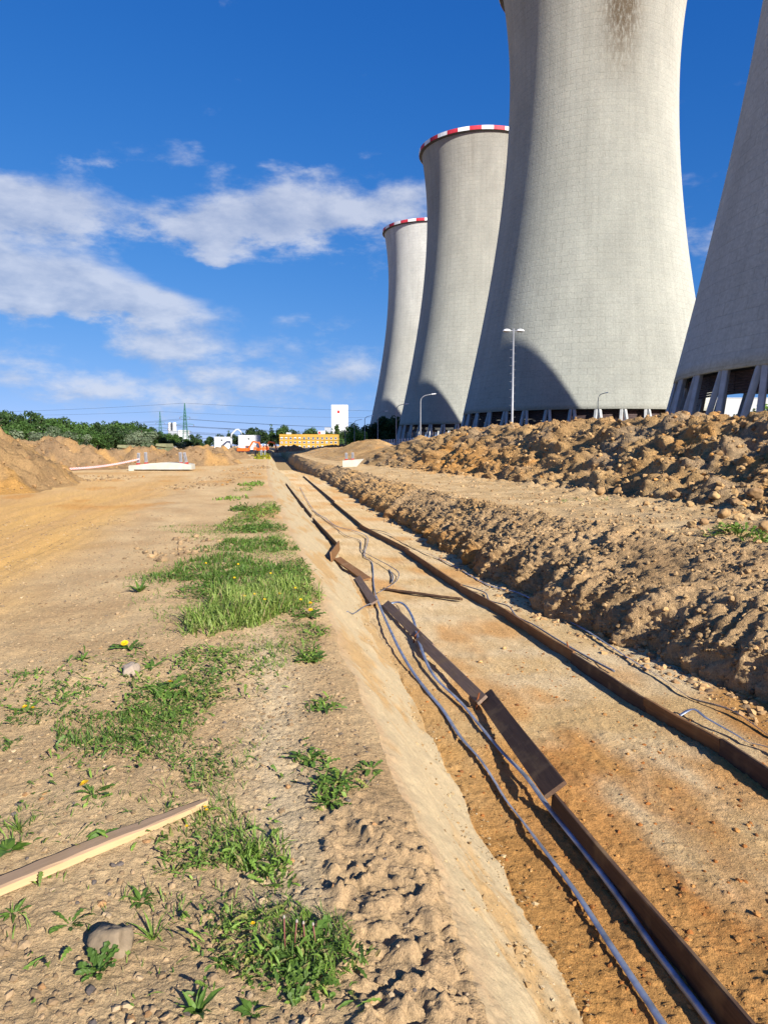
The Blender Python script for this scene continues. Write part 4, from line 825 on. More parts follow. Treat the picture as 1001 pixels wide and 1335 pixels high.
# ------------------------------------------------------------------ concrete slab, concrete block, barrier tape
M_pale = flat_mat('pale_concrete', lin(226, 222, 206, .62), .85, var=.10, scale=2.5, bump=.2); M_post = flat_mat('grey_post_paint', lin(168, 168, 172, .7), .6, var=.1, scale=4); M_redb = flat_mat('red_post_foot', lin(176, 60, 48, .8), .6); M_slot = flat_mat('dark_slot', (.05, .05, .055), .7)
def marker_posts(t, spots, h, w, lean):
    for i, (x, y, z, a) in enumerate(spots):
        m_ = MB(); rot = Matrix.Rotation(a, 3, 'Y'); m_.box(rot @ Vector((0, 0, .12 + h / 2)), (w, w * .55, h), rot, .012); p = m_.build('post', M_post, t, (x, y, z))
        m_ = MB(); m_.box(rot @ Vector((0, 0, .06)), (w * 1.25, w * .85, .13), rot, .01); m_.build('red_foot', M_redb, p)
        m_ = MB()
        for k in (-1, 1): m_.box(rot @ Vector((k * w * .22, -w * .30, .12 + h / 2)), (w * .1, .02, h * .8), rot)
        m_.build('slot', M_slot, p)
sx0 = pt(168, 612, 47.5).x; sx1 = pt(250, 612, 47.5).x; zs_ = float(gz((sx0 + sx1) / 2, 48.)[0])
t = thing('concrete_slab', 'long white concrete slab with four grey marker posts on the dirt road', 'concrete slab', ((sx0 + sx1) / 2, 47.5, zs_ - .03)); hl = (sx1 - sx0) / 2
m_ = MB(); m_.prism([(-hl, 0), (-hl + .34, 0), (-hl + .34, .13), (hl, .13), (hl, .46), (-hl, .40)], 0, .9); m_.build('beam', M_pale, t)
m_ = MB(); m_.prism([(-hl + .3, .41), (hl - .25, .44), (hl - .9, .54), (0, .58), (-hl + 1.3, .52)], .35, 2.0); m_.build('slab', M_pale, t)
marker_posts(t, [(-hl + .48, .5, .42, .06), (-hl + .98, .6, .46, -.03), (hl - .83, .55, .46, -.06), (hl - .5, .7, .46, -.2)], .68, .19, 0)
bx_ = pt(459, 605, 52).x; bz = onr(459, 609).z
t = thing('concrete_block', 'wedge ended concrete block with two grey posts on the trench edge', 'concrete block', (bx_, 52, .08))
m_ = MB(); m_.prism([(-.68, -.15), (.12, -.15), (.86, .62), (-.68, .50)], -.1, .9); m_.build('block', M_pale, t)
marker_posts(t, [(-.42, .25, .50, -.02), (.02, .3, .52, .02)], .44, .19, 0)
def tape_mat():
    m, t, b = new_mat('barrier_tape'); L = t.links; b.inputs['Roughness'].default_value = .5
    uv = N('ShaderNodeUVMap', t, uv_map='UVMap'); sp = N('ShaderNodeSeparateXYZ', t); L.new(uv.outputs[0], sp.inputs[0])
    f = math_('GREATER_THAN', math_('FRACT', math_('MULTIPLY', math_('ADD', sp.outputs[0], math_('MULTIPLY', sp.outputs[1], .3, t), t), 4.2, t), None, t), .5, t)
    mx = N('ShaderNodeMix', t, data_type='RGBA'); L.new(f, mx.inputs[0]); mx.inputs[6].default_value = (.8, .8, .8, 1); mx.inputs[7].default_value = (.62, .03, .05, 1); L.new(mx.outputs[2], b.inputs['Base Color']); return m
a = pt(182, 598.5, 47.9); b = pt(86, 611.5, 41.0); V = []; UV = []; Fq = []
for i in range(41):
    u = i / 40; p = a.lerp(b, u) - Vector((0, 0, .12 * math.sin(u * math.pi))); tw = .3 * math.sin(u * 19)
    for k in (-1, 1): V.append(p + Vector((0, .05 * k * math.sin(tw), .055 * k * math.cos(tw)))); UV.append((u * (b - a).length, k * .5 + .5))
for i in range(40): Fq.append((2 * i, 2 * i + 1, 2 * i + 3, 2 * i + 2))
o = obj('barrier_tape', new_mesh('barrier_tape', np.array([v[:] for v in V]), np.array(Fq), tape_mat(), uv=np.array(UV))); tag(o, 'red and white barrier tape strung from the slab post to the heap', 'barrier tape')

# ------------------------------------------------------------------ street lamps, fence
M_galv = flat_mat('galvanised_pole', (.26, .27, .29), .45, .3, var=.1, scale=3); M_lampw = flat_mat('white_lamp_shell', (.74, .75, .76), .35, var=.05); M_lens = flat_mat('lamp_lens', (.22, .23, .25), .2)
def dome(cx, cy, cz, rx, ry, rz, top=True):
    m_ = MB(); V = []; n = 16
    for j in range(6):
        a = j / 5 * math.pi / 2
        for i in range(n): V.append((cx + rx * math.cos(a) * math.cos(2 * math.pi * i / n), cy + ry * math.cos(a) * math.sin(2 * math.pi * i / n), cz + rz * math.sin(a) * (1 if top else -1)))
    F = [(j * n + i, j * n + (i + 1) % n, (j + 1) * n + (i + 1) % n, (j + 1) * n + i) for j in range(5) for i in range(n)] + [tuple(range(n))]
    return m_.add(V, F)
t = thing('street_lamp', 'tall lamp post with two white oval heads in front of the tallest tower', 'street lamp', (pt(668, 500, 63).x, 63, -.1)); H = pt(668, 430, 63).z + .1
m_ = MB(); m_.tube([(0, 0, 0), (0, 0, 3), (0, 0, H + .1)], [.14, .12, .075], 12); m_.build('pole', M_galv, t, smooth=True)
for s in (-1, 1):
    m_ = MB(); m_.tube([(0, 0, H - .12), (s * .25, 0, H - .06)], .045, 8); m_.build('arm', M_galv, t)
    hd = dome(s * .58, 0, H - .12, .36, .26, .20).build('lamp_head', M_lampw, t, smooth=True); dome(s * .58, 0, H - .125, .31, .22, .09, False).build('lens', M_lens, hd, smooth=True)
m_ = MB()
for k in range(28):
    s = -1 if k % 2 else 1; m_.tube([(s * .08, 0, 1.5 + k * .34), (s * .26, 0, 1.5 + k * .34), (s * .26, 0, 1.55 + k * .34)], .012, 5)
m_.build('step_bolts', M_galv, t)
def curved_lamp():
    t = thing('street_lamp', '', 'street lamp', (0, 0, 0), 0, 'curved lamps along the fence'); m_ = MB()
    m_.tube([(0, 0, -.1), (0, 0, 3), (0, 0, 7.6)] + [(.9 - .9 * math.cos(a), 0, 7.6 + .85 * math.sin(a)) for a in (.4, .8, 1.2)] + [(1.1, 0, 8.50), (1.6, 0, 8.6)], [.11, .09, .07, .065, .06, .055, .05, .05], 8); m_.build('pole', M_galv, t, smooth=True)
    m_ = MB(); m_.box((1.75, 0, 8.60), (.62, .24, .12), Matrix.Rotation(-.12, 3, 'Y'), .04); m_.build('lamp_head', M_lampw, t); return t
ll = ['nearest curved street lamp, left of the double headed post', 'second curved street lamp, against the second tower foot', 'third curved street lamp, before the dark trees', 'fourth curved street lamp, just left of the farthest tower', 'fifth curved street lamp, behind the bright green tree', 'sixth and farthest curved street lamp by the white high building']
c0 = None
for i, (px, Y_) in enumerate([(548, 98), (516.5, 121), (492.5, 146), (475.5, 168), (462, 193), (450, 218)]):
    loc = (pt(px, 560, Y_).x, Y_, 0)
    if c0 is None: c0 = curved_lamp(); c0.location = loc; c0['label'] = ll[0]
    else: copy_tree(c0, loc, 0, ll[i])
copy_tree(c0, (pt(779, 530, 122).x, 122, .2), 0, 'thin curved street lamp right in front of the lit face of the tallest tower', scale=(.8, .8, 1.2))
M_fpost = flat_mat('white_fence_post', (.62, .61, .57), .8, var=.1); M_fmesh = flat_mat('dark_fence_rail', (.05, .06, .055), .7)
fa = (pt(524, 578, 128).x, 128.); fb = (pt(482, 578, 173).x, 173.); fd = np.array(fb) - np.array(fa); fl_ = np.hypot(*fd); fu = fd / fl_
t = thing('fence', 'fence of white concrete posts at the foot of the second tower', 'fence', (fa[0], fa[1], 0)); m_ = MB(); m_.box((0, 0, 1.4), (.26, .22, 3.0), None, .03); pm = m_.mesh('fence_post', M_fpost)
k0 = -10; k1 = int(fl_ / 2.95) + 1
for k in range(k0, k1 + 1): obj('fence_post', pm, t, (fu[0] * k * 2.95, fu[1] * k * 2.95, 0))
for k in range(k0, k1):
    m_ = MB(); p = Vector((fu[0] * (k * 2.95 + .16), fu[1] * (k * 2.95 + .16), 0)); q = Vector((fu[0] * ((k + 1) * 2.95 - .16), fu[1] * ((k + 1) * 2.95 - .16), 0))
    for z in np.linspace(.2, 2.6, 7): m_.bar(p + Vector((0, 0, z)), q + Vector((0, 0, z)), .03, .05)
    m_.build('fence_rails', M_fmesh, t)

# ------------------------------------------------------------------ far buildings
M_bwhite = flat_mat('white_cladding', (.60, .62, .64), .6, var=.05, scale=.3); M_bgrey = flat_mat('grey_cladding', (.33, .36, .40), .6, var=.06, scale=.3); M_bdark = flat_mat('dark_opening', (.04, .045, .05), .4); M_yellow = flat_mat('yellow_plaster', lin(222, 176, 78, .60), .85, var=.06, scale=.4)
M_glass = flat_mat('window_glass', (.06, .08, .11), .08, 0, var=.3, scale=2, spec=.6); M_logo = flat_mat('red_sign', (.75, .02, .02), .5); M_blue = flat_mat('blue_panel', (.03, .16, .55), .5); M_roof = flat_mat('flat_roof_felt', (.2, .2, .2), .9)
def bldg(name, label, x, y, w, d, h, wall, roof=None, cat='building', rotz=0.):
    t = thing(name, label, cat, (x, y, 0), rotz); m_ = MB(); m_.box((0, d / 2, h / 2 - .5), (w, d, h + 1)); m_.build('wall', wall, t)
    m_ = MB(); m_.box((0, d / 2, h + .12), (w + .3, d + .3, .22)); m_.build('roof', roof or wall, t); return t
def mpp(Y_): return Y_ / F_PX
k = mpp(640); ws_ = 640 / 450; yw = 75.8 * k; t = bldg('yellow_building', 'low yellow building with rows of small windows at the end of the trench', pt(402.5, 570, 640).x, 640, yw, 16, EYE + 14.6 * k, M_yellow, M_yellow)
fr = MB(); fr.box((0, -.03, .62), (1.3, .12, .12)).box((0, -.03, -.62), (1.3, .12, .12)).box((-.6, -.03, 0), (.12, .12, 1.36)).box((.6, -.03, 0), (.12, .12, 1.36)); frm = fr.mesh('window', M_bwhite); pn = MB(); pn.box((0, .0, 0), (1.12, .06, 1.15)); pnm = pn.mesh('pane', M_glass)
bl = MB(); bl.box((0, -.04, .3), (1.1, .03, .5)); blm = bl.mesh('blind', M_bwhite)
rr_ = random.Random(4)
for i in range(13):
    for z in (EYE + 9.6 * k, EYE + 4.2 * k, EYE - 1.2 * k):
        w_ = obj('window', frm, t, (-yw / 2 + yw * (i + .5) / 13, -.03, z)); w_.scale = (ws_, 1, ws_); obj('pane', pnm, w_)
        if rr_.random() < .45: obj('blind', blm, w_)
m_ = MB(); m_.box((-18, 4, EYE + 15.8 * k), (4.2, 3, 1.8)); m_.build('roof_hut', M_bwhite, t); m_ = MB(); m_.box((11, 6, EYE + 17 * k), (6.4, 3, 3.2)); m_.build('roof_hut', M_bwhite, t); m_ = MB(); m_.box((9.2, 4.4, EYE + 17 * k), (1.7, .2, 2.0)); m_.build('red_door', M_logo, t)
k = mpp(900); tw_ = 21 * k; th_ = EYE + 52.5 * k; t = bldg('white_high_building', 'tall white windowless block with a small red square emblem', pt(442.7, 560, 900).x, 900, tw_, 16, th_, M_bwhite, M_bwhite)
for fx, z0, z1 in ((-.42, .72, .98), (-.22, .62, .80), (-.02, .60, .78), (.18, .55, .99), (.28, .7, .99), (.40, .40, .99)):
    m_ = MB(); m_.box((fx * tw_, -.06, th_ * (z0 + z1) / 2), (.34, .12, th_ * (z1 - z0))); m_.build('dark_joint', M_bgrey, t)
m_ = MB(); m_.box((-.06 * tw_, -.1, EYE + 43.6 * k), (3.1 * k, .2, 3.3 * k)); m_.build('red_emblem', M_logo, t)
m_ = MB(); m_.tube([((-.06 - .18 + .0) * tw_, -.1, EYE + 43 * k), ((-.06 - .16) * tw_, -.1, EYE + 46 * k), ((-.06 - .06) * tw_, -.1, EYE + 47.2 * k), ((-.06 + .02) * tw_, -.1, EYE + 46.6 * k)], .3, 5); m_.build('emblem_arc', M_bgrey, t)
bldg('grey_annex', 'small grey flat building left of the tall white block', pt(427, 560, 880).x, 880, 7, 10, EYE + 23.5 * mpp(880), M_bgrey)
k = mpp(700); t = bldg('silo_building', 'white and grey plant building with two round silos behind the forest', pt(237.5, 570, 700).x, 700, 10 * k, 14, EYE + 20 * k, M_bwhite, M_bwhite)
m_ = MB(); m_.box((-11 * k, 5, (EYE + 19.5 * k) / 2), (13 * k, 10, EYE + 19.5 * k)); m_.build('grey_hall', M_bgrey, t)
for xx in (-17.5, -11.8):
    m_ = MB(); m_.tube([(xx * k, 6, 10), (xx * k, 6, EYE + 29.3 * k), (xx * k, 6, EYE + 30 * k)], [2.6 * k, 2.6 * k, 2.2 * k], 16); m_.build('silo', M_bwhite, t)
m_ = MB(); m_.box((-14.6 * k, 4, EYE + 22 * k), (.8 * k, 2, 16 * k)); m_.build('stair_shaft', M_bdark, t)
m_ = MB(); m_.box((-2.2 * k, -.1, EYE + 15 * k), (.9 * k, .2, 1.4 * k)); m_.build('window', M_glass, t)
def cabin(label, px0, px1, top, Y_, vent):
    k = mpp(Y_); w_ = (px1 - px0) * k; h_ = EYE + (HOR - top) * k; t = thing('site_cabin', label, 'site cabin', (pt((px0 + px1) / 2, 575, Y_).x, Y_, 0)); m_ = MB(); m_.box((0, 2, h_ / 2), (w_, 4, h_)); m_.build('wall', M_bwhite, t)
    m_ = MB()
    for i in range(13): m_.box((-w_ / 2 + w_ * (i + .5) / 13, -.04, h_ * .48), (.10, .08, h_ * .82))
    m_.build('rib_panel', M_bwhite, t); m_ = MB(); m_.box((0, 2, h_ + .06), (w_ + .2, 4.2, .16)); m_.build('roof', M_bwhite, t)
    f_ = MB(); f_.box((vent, -.10, h_ * .76), (.62, .06, .62)); f_.build('window', M_bdark, t)
cabin('left low white site cabin with one small dark window', 279.6, 300, 570, 300, -.2); cabin('right taller white site cabin with one small dark window', 311, 337.6, 567.8, 302, .05)
m_ = MB(); Yb = 292; m_.tube([pt(301.4, 572, Yb), pt(302, 565.5, Yb), pt(308, 560.2, Yb), pt(311, 560, Yb), pt(314.5, 563, Yb), pt(315.5, 567, Yb)], [.42, .42, .36, .34, .2, .16], 8); m_.tube([pt(301.4, 572, Yb), Vector((pt(301.4, 572, Yb).x, Yb, 0))], .45, 8)
tag(m_.build('pump_boom', M_bwhite, smooth=True), 'bent white pump boom rising between the two white cabins', 'pump boom')
bldg('white_hall', 'large pale hall seen low between the columns of the nearest tower', pt(950, 540, 262).x, 262, 40, 30, EYE + 61 * mpp(262), flat_mat('hall_cladding', (.40, .42, .43), .7, var=.05, scale=.2))
m_ = MB(); bp_ = pt(946.5, 536, 255); m_.box((0, 0, 4.5), (1.6, .8, 9.)); tag(m_.build('blue_sign_board', M_blue, None, (bp_.x, 255, 0)), 'narrow blue board glimpsed between the nearest tower columns', 'sign')
M_hut = flat_mat('pale_green_hut_paint', lin(150, 160, 120, .5), .7); M_hutroof = flat_mat('hut_roof_sheet', lin(170, 172, 130, .5), .6)
def hut(label, px0, px1, top, Y_):
    k = mpp(Y_); w_ = (px1 - px0) * k; h_ = EYE + (HOR - top) * k; t = thing('site_hut', label, 'hut', (pt((px0 + px1) / 2, 575, Y_).x, Y_, 0)); m_ = MB(); m_.box((0, 1.2, h_ * .45), (w_ * .92, 2.4, h_ * .9)); m_.build('wall', M_hut, t)
    m_ = MB(); m_.prism([(-w_ / 2, h_ * .86), (w_ / 2, h_ * .80), (w_ * .42, h_), (-w_ * .42, h_)], -.2, 2.6); m_.build('roof', M_hutroof, t); m_ = MB(); m_.box((-w_ * .2, -.03, h_ * .62), (w_ * .3, .06, h_ * .22)); m_.build('window', M_glass, t)
hut('small pale green hut with sloping roof behind the low heap', 203.5, 217.5, 578.3, 78); hut('pale site hut showing between forest and the low heap, left', 153.5, 166, 580.0, 74)

# ------------------------------------------------------------------ pylons and power lines
M_pyl = flat_mat('green_pylon_paint', (.035, .13, .10), .6, var=.1); M_wire = flat_mat('wire', (.03, .032, .035), .5); M_ins = flat_mat('insulator', (.16, .10, .08), .4)
ARM = [(19.3, 3.2), (14.8, 5.4), (10.6, 3.6)]
def pylon():
    t = thing('pylon', 'nearer taller green lattice pylon right of the silo building', 'pylon', (0, 0, 0), 0, 'lattice pylons'); H_ = 28.; wd = lambda z: float(np.interp(z, [0, 9, 20, 28], [2.3, 1.25, .6, .1]))
    m_ = MB(); lv = [0, 3, 6, 9, 11.5, 14, 16.5, 19, 21, 23, 25, 28]
    for a, b in zip(lv[:-1], lv[1:]):
        for sx in (-1, 1):
            for sy in (-1, 1):
                m_.bar((sx * wd(a), sy * wd(a), a), (sx * wd(b), sy * wd(b), b), .2)
            m_.bar((sx * wd(a), -wd(a), a), (sx * wd(b), wd(b), b), .11); m_.bar((sx * wd(a), wd(a), a), (sx * wd(b), -wd(b), b), .11)
        for sy in (-1, 1):
            m_.bar((-wd(a), sy * wd(a), a), (wd(b), sy * wd(b), b), .11); m_.bar((wd(a), sy * wd(a), a), (-wd(b), sy * wd(b), b), .11)
    m_.build('lattice_mast', M_pyl, t)
    for z, l in ARM:
        m_ = MB()
        for s in (-1, 1): m_.bar((0, -.4, z), (s * l, 0, z), .14); m_.bar((0, .4, z), (s * l, 0, z), .14); m_.bar((0, 0, z + 1.3), (s * l, 0, z), .12)
        ar = m_.build('cross_arm', M_pyl, t); m_ = MB()
        for s in (-1, 1): m_.tube([(s * l, 0, z), (s * l, 0, z - 1.1)], .13, 6)
        m_.build('insulator', M_ins, ar)
    return t
P1 = pylon(); P1.location = (pt(242, 570, 450).x, 450, 0); P2 = copy_tree(P1, (pt(209.7, 570, 560).x, 560, 0), .2, 'farther green lattice pylon standing left of the silo building')
def wire(a, b, sag, label):
    a = Vector(a); b = Vector(b); m_ = MB(); pts = [a.lerp(b, i / 24) - Vector((0, 0, sag * 4 * (i / 24) * (1 - i / 24))) for i in range(25)]; m_.tube(pts, .06, 4); tag(m_.build('power_line', M_wire), label, 'power line', 'power lines strung from the pylons')
for (p, lab, dl, dr) in ((P1, 'nearer', Vector((-330, 30, -2)), Vector((330, 105, 3))), (P2, 'farther', Vector((-330, 20, 4)), Vector((330, 60, 2)))):
    for lv_, (z, l) in zip(('upper', 'middle', 'lower'), ARM):
        for s in (-1, 1):
            for dv, sd in ((dl, 'left'), (dr, 'right')):
                q = p.location + Vector((s * l * .7, s * l * .7, z - 1.1)); wire(q, q + dv, 6.5, '%s dark wire on the %s arm end of the %s pylon, running %s' % (lv_, {-1: 'left', 1: 'right'}[s], lab, sd))
    q = p.location + Vector((0, 0, 28)); wire(q, q + dl, 4.5, 'topmost thin wire running left from the %s pylon' % lab); wire(q, q + dr, 4.5, 'topmost thin wire running right from the %s pylon' % lab)

# ------------------------------------------------------------------ excavators and people
M_or = flat_mat('orange_machine_paint', (.62, .13, .015), .45, var=.12, spec=.5); M_blk = flat_mat('black_rubber', (.03, .03, .03), .8); M_steel = flat_mat('worn_bucket_steel', (.12, .11, .10), .5, .4)
def excavator(label, x, y, rotz):
    t = thing('excavator', label, 'excavator', (x, y, 0), rotz, 'orange excavators'); t.scale = (.58, .58, .58)
    for s in (-1, 1):
        m_ = MB(); m_.prism([(-1.7, .0), (1.7, 0), (2.05, .35), (2.0, .7), (1.7, .85), (-1.7, .85), (-2.0, .7), (-2.05, .35)], s * 1.15 - .3, s * 1.15 + .3); m_.build('track', M_blk, t)
    m_ = MB(); m_.box((-.5, 0, 1.55), (3.6, 2.6, 1.1), None, .12); b_ = m_.build('body', M_or, t); m_ = MB(); m_.box((-2.0, 0, 1.6), (.7, 2.5, 1.3), None, .15); m_.build('counterweight', M_steel, b_)
    m_ = MB(); m_.prism([(.1, 1.4), (1.45, 1.4), (1.5, 2.1), (1.15, 2.9), (.1, 2.9)], .35, 1.25); c_ = m_.build('cab', M_or, t); m_ = MB(); m_.box((.75, .8, 2.35), (.95, .94, .75)); m_.build('window', M_glass, c_)
    m_ = MB(); m_.prism([(1.0, 1.5), (1.4, 1.5), (3.0, 3.95), (5.0, 3.6), (5.0, 3.95), (3.0, 4.5), (2.5, 4.2)], -.3, .1); m_.build('boom', M_or, t)
    m_ = MB(); m_.prism([(4.6, 4.1), (5.1, 4.15), (5.9, 1.6), (5.6, 1.5)], -.22, .02); st = m_.build('stick', M_or, t)
    m_ = MB(); m_.prism([(5.5, 1.6), (6.1, 1.5), (6.0, .6), (5.2, .5), (5.0, 1.0)], -.6, .4); m_.build('bucket', M_steel, t); m_ = MB(); m_.tube([(1.4, -.1, 2.2), (2.6, -.1, 4.0)], .09, 6); m_.build('cylinder_rod', M_steel, st)
excavator('orange excavator with raised arm before the right white cabin', pt(319, 575, 138).x, 138, R(-8)); excavator('orange excavator with steeply bent arm left of the yellow building', pt(342.5, 575, 146).x, 146, R(-25))
M_skin = flat_mat('skin', (.45, .25, .17), .6, var=.05); M_vest = flat_mat('orange_hi_vis', (.75, .12, .02), .6, var=.1); M_yel = flat_mat('yellow_band', (.72, .52, .03), .5); M_trd = flat_mat('dark_trousers', (.02, .022, .03), .8); M_trg = flat_mat('grey_trousers', (.22, .24, .28), .8); M_hw = flat_mat('white_helmet', (.75, .75, .74), .4)
def skin_mesh(name, pts, edges, rad, mat, parent, root=0):
    me = bpy.data.meshes.new(name); me.from_pydata(pts, edges, []); me.materials.append(mat); o = obj(name, me, parent); sk = o.modifiers.new('Skin', 'SKIN'); sk.use_smooth_shade = True
    for i, r in enumerate(rad): me.skin_vertices[0].data[i].radius = (r, r * .85); me.skin_vertices[0].data[i].use_root = (i == root)
    sb = o.modifiers.new('Subdivision', 'SUBSURF'); sb.levels = 1; sb.render_levels = 1; return o
def person(label, x, y, rotz, trousers, step, armf, helmet=M_hw):
    t = thing('person', label, 'person', (x, y, float(gz(x, y)[0])), rotz, 'workers in orange hi vis')
    J = [(0, 0, .96), (0, 0, 1.15), (0, .02, 1.38), (0, .02, 1.52), (0, .03, 1.66), (.10, 0, .90), (.11, step, .50), (.12, step * 1.3 - .04, .07), (.12, step * 1.3 + .10, .04), (-.10, 0, .90), (-.11, -step, .50), (-.12, -step * 1.3 - .06, .07), (-.12, -step * 1.3 + .10, .04),
         (.19, .01, 1.42), (.25, -.02, 1.14), (.24, .10 + armf, .92), (-.19, .01, 1.42), (-.25, -.02, 1.14), (-.24, .12 - armf * .4, .92), (0, .05, 1.74)]
    E = [(0, 1), (1, 2), (2, 3), (3, 4), (4, 19), (0, 5), (5, 6), (6, 7), (7, 8), (0, 9), (9, 10), (10, 11), (11, 12), (2, 13), (13, 14), (14, 15), (2, 16), (16, 17), (17, 18)]
    rd = [.13, .14, .15, .06, .10, .09, .065, .05, .04, .09, .065, .05, .04, .065, .045, .035, .065, .045, .035, .08]
    skin_mesh('body', J, E, rd, M_skin, t)
    skin_mesh('trousers', [J[0], J[5], J[6], J[7], J[9], J[10], J[11]], [(0, 1), (1, 2), (2, 3), (0, 4), (4, 5), (5, 6)], [.15, .11, .085, .075, .11, .085, .075], trousers, t)
    skin_mesh('jacket', [J[0], J[1], J[2], J[13], J[14], J[15], J[16], J[17], J[18]], [(0, 1), (1, 2), (2, 3), (3, 4), (4, 5), (2, 6), (6, 7), (7, 8)], [.165, .165, .18, .09, .068, .05, .09, .068, .05], M_vest, t)
    skin_mesh('reflective_band', [(0, 0, 1.06), (0, 0, 1.13)], [(0, 1)], [.19, .19], M_yel, t)
    for s in (0, 1):
        f_ = MB(); j = J[(8, 12)[s]]; f_.box((j[0], j[1] - .04, .05), (.10, .27, .10), None, .03); f_.build('shoe', M_blk, t)
    dome(0, .04, 1.74, .135, .15, .13).build('helmet', helmet, t, smooth=True)
person('person in orange jacket and black trousers, left of the three workers', pt(333, 585, 108).x, 108, .6, M_trd, .06, .05)
person('person with yellow banded orange vest and grey trousers, middle of the three workers', pt(341, 585, 107).x, 107, 3.4, M_trg, .12, .1)
person('person in orange vest and grey trousers, right of the three workers', pt(345.4, 585, 109).x, 109, -2.2, M_trg, .1, .0)
person('person in orange walking farther off behind the three workers', pt(349.5, 585, 128).x, 128, 2.0, M_trd, .16, .05)

# ------------------------------------------------------------------ trees
M_bark = flat_mat('bark', (.09, .07, .05), .9, var=.3, scale=3)
def crown_mesh(seed, n, shape, leaf, cols):
    r = np.random.default_rng(seed); lobes = []
    if shape == 'round':
        for i in range(13): a = r.uniform(0, 6.28); rr = r.uniform(.0, .33); lobes.append((rr * math.cos(a), rr * math.sin(a), r.uniform(.28, .86), r.uniform(.13, .24)))
    elif shape == 'tall':
        for i in range(15): z = r.uniform(.16, .96); a = r.uniform(0, 6.28); rr = r.uniform(.0, .20) * (1.1 - z); lobes.append((rr * math.cos(a), rr * math.sin(a), z, .06 + .15 * (1 - z)))
    else:
        for i in range(14): a = r.uniform(0, 6.28); rr = r.uniform(.05, .42); lobes.append((rr * math.cos(a), rr * math.sin(a), r.uniform(.18, .80) * (1 - .4 * rr), r.uniform(.11, .20)))
    lobes = np.array(lobes); w = lobes[:, 3] ** 2; li = r.choice(len(lobes), n, p=w / w.sum()); d = r.normal(size=(n, 3)); d /= np.linalg.norm(d, axis=1, keepdims=True)
    P = lobes[li, :3] + d * lobes[li, 3:4] * (r.uniform(.35, 1.12, (n, 1)) ** .6) * np.array([1, 1, .9])
    nrm = d + r.normal(size=(n, 3)) * .8; nrm /= np.linalg.norm(nrm, axis=1, keepdims=True); t1 = np.cross(nrm, r.normal(size=(n, 3))); t1 /= np.linalg.norm(t1, axis=1, keepdims=True); t2 = np.cross(nrm, t1)
    s = leaf * r.uniform(.55, 1.3, (n, 1)); V = np.stack([P - t1 * s, P - t2 * s * .55, P + t1 * s, P + t2 * s * .55 + nrm * s * .2], 1).reshape(-1, 3); F = np.arange(4 * n).reshape(-1, 4)
    base = cols[0] + (cols[1] - cols[0]) * r.uniform(0, 1, (len(lobes), 1))[li] ; c = base * r.uniform(.65, 1.35, (n, 1)); return new_mesh('crown', V, F, M_treeleaf, np.repeat(np.clip(c, .005, .5), 4, 0), smooth=False)
g1, g2 = np.array([.030, .070, .014]), np.array([.070, .135, .028]); gd1, gd2 = np.array([.018, .042, .012]), np.array([.036, .072, .018]); gs1, gs2 = np.array([.10, .14, .075]), np.array([.16, .20, .12]); gb1, gb2 = np.array([.07, .15, .02]), np.array([.13, .24, .035])
CR = {'round': [crown_mesh(s, 2100, 'round', .040, (g1, g2)) for s in (1, 2, 3)], 'dark': [crown_mesh(s, 2000, 'round', .042, (gd1, gd2)) for s in (4, 5)], 'tall': [crown_mesh(s, 1700, 'tall', .034, (gd1, g2)) for s in (6, 7, 8)], 'silver': [crown_mesh(s, 2000, 'wide', .036, (gs1, gs2)) for s in (9, 10)], 'bright': [crown_mesh(11, 2400, 'round', .036, (gb1, gb2))]}
def trunk_mesh(seed):
    r = random.Random(seed); m_ = MB(); m_.tube([(0, 0, -.05), (.01, 0, .2), (r.uniform(-.02, .02), r.uniform(-.02, .02), .5), (0, 0, .82)], [.028, .022, .015, .005], 7)
    for i in range(6): z = .25 + i * .08; a = r.uniform(0, 6.28); q = r.uniform(.12, .28); m_.tube([(0, 0, z), (q * .5 * math.cos(a), q * .5 * math.sin(a), z + .07), (q * math.cos(a), q * math.sin(a), z + .18)], [.012, .008, .003], 5)
    return m_.mesh('trunk', M_bark)
TR = [trunk_mesh(i) for i in range(3)]
tr_r = random.Random(12)
def ordn(n): return {1: 'first', 2: 'second', 3: 'third', 4: 'fourth', 5: 'fifth', 6: 'sixth', 7: 'seventh', 8: 'eighth', 9: 'ninth'}.get(n, '%d%s' % (n, 'th' if 10 <= n % 100 <= 20 else {1: 'st', 2: 'nd', 3: 'rd'}.get(n % 10, 'th')))
def tree(px, top, Y_, kind, wf, label, group):
    h = EYE + (HOR - top) / F_PX * Y_; x = pt(px, 570, Y_).x; t = thing('tree', label, 'tree', (x, Y_, -.1), tr_r.uniform(0, 6.28), group); s = (h * wf, h * wf, h * 1.02)
    for nm, me in (('crown', tr_r.choice(CR[kind])), ('trunk', tr_r.choice(TR))):
        o = obj(nm, me, t); o.scale = s
    return t
def top_l(x): return float(np.interp(x, [-40, 0, 10, 30, 40, 55, 70, 90, 105, 115, 125, 150, 156, 161, 172, 180, 185, 192, 200, 210, 222, 235, 248, 263, 275], [536, 538, 540, 538, 536, 541, 545, 546, 549, 552, 553, 549, 550, 547, 552, 553, 548, 549, 559, 565, 566, 570, 569, 566, 568]))
KL = {'round': 'leafy mid green tree', 'dark': 'dark green tree', 'tall': 'slender pointed tree', 'silver': 'silvery grey green tree'}; tn = {'b': 0, 'f': 0}
def flab(kind, row): tn[row] += 1; return '%s, %s from the left, %s row of the left forest edge' % (KL[kind], ordn(tn[row]), {'b': 'back', 'f': 'front'}[row])
x = -34.
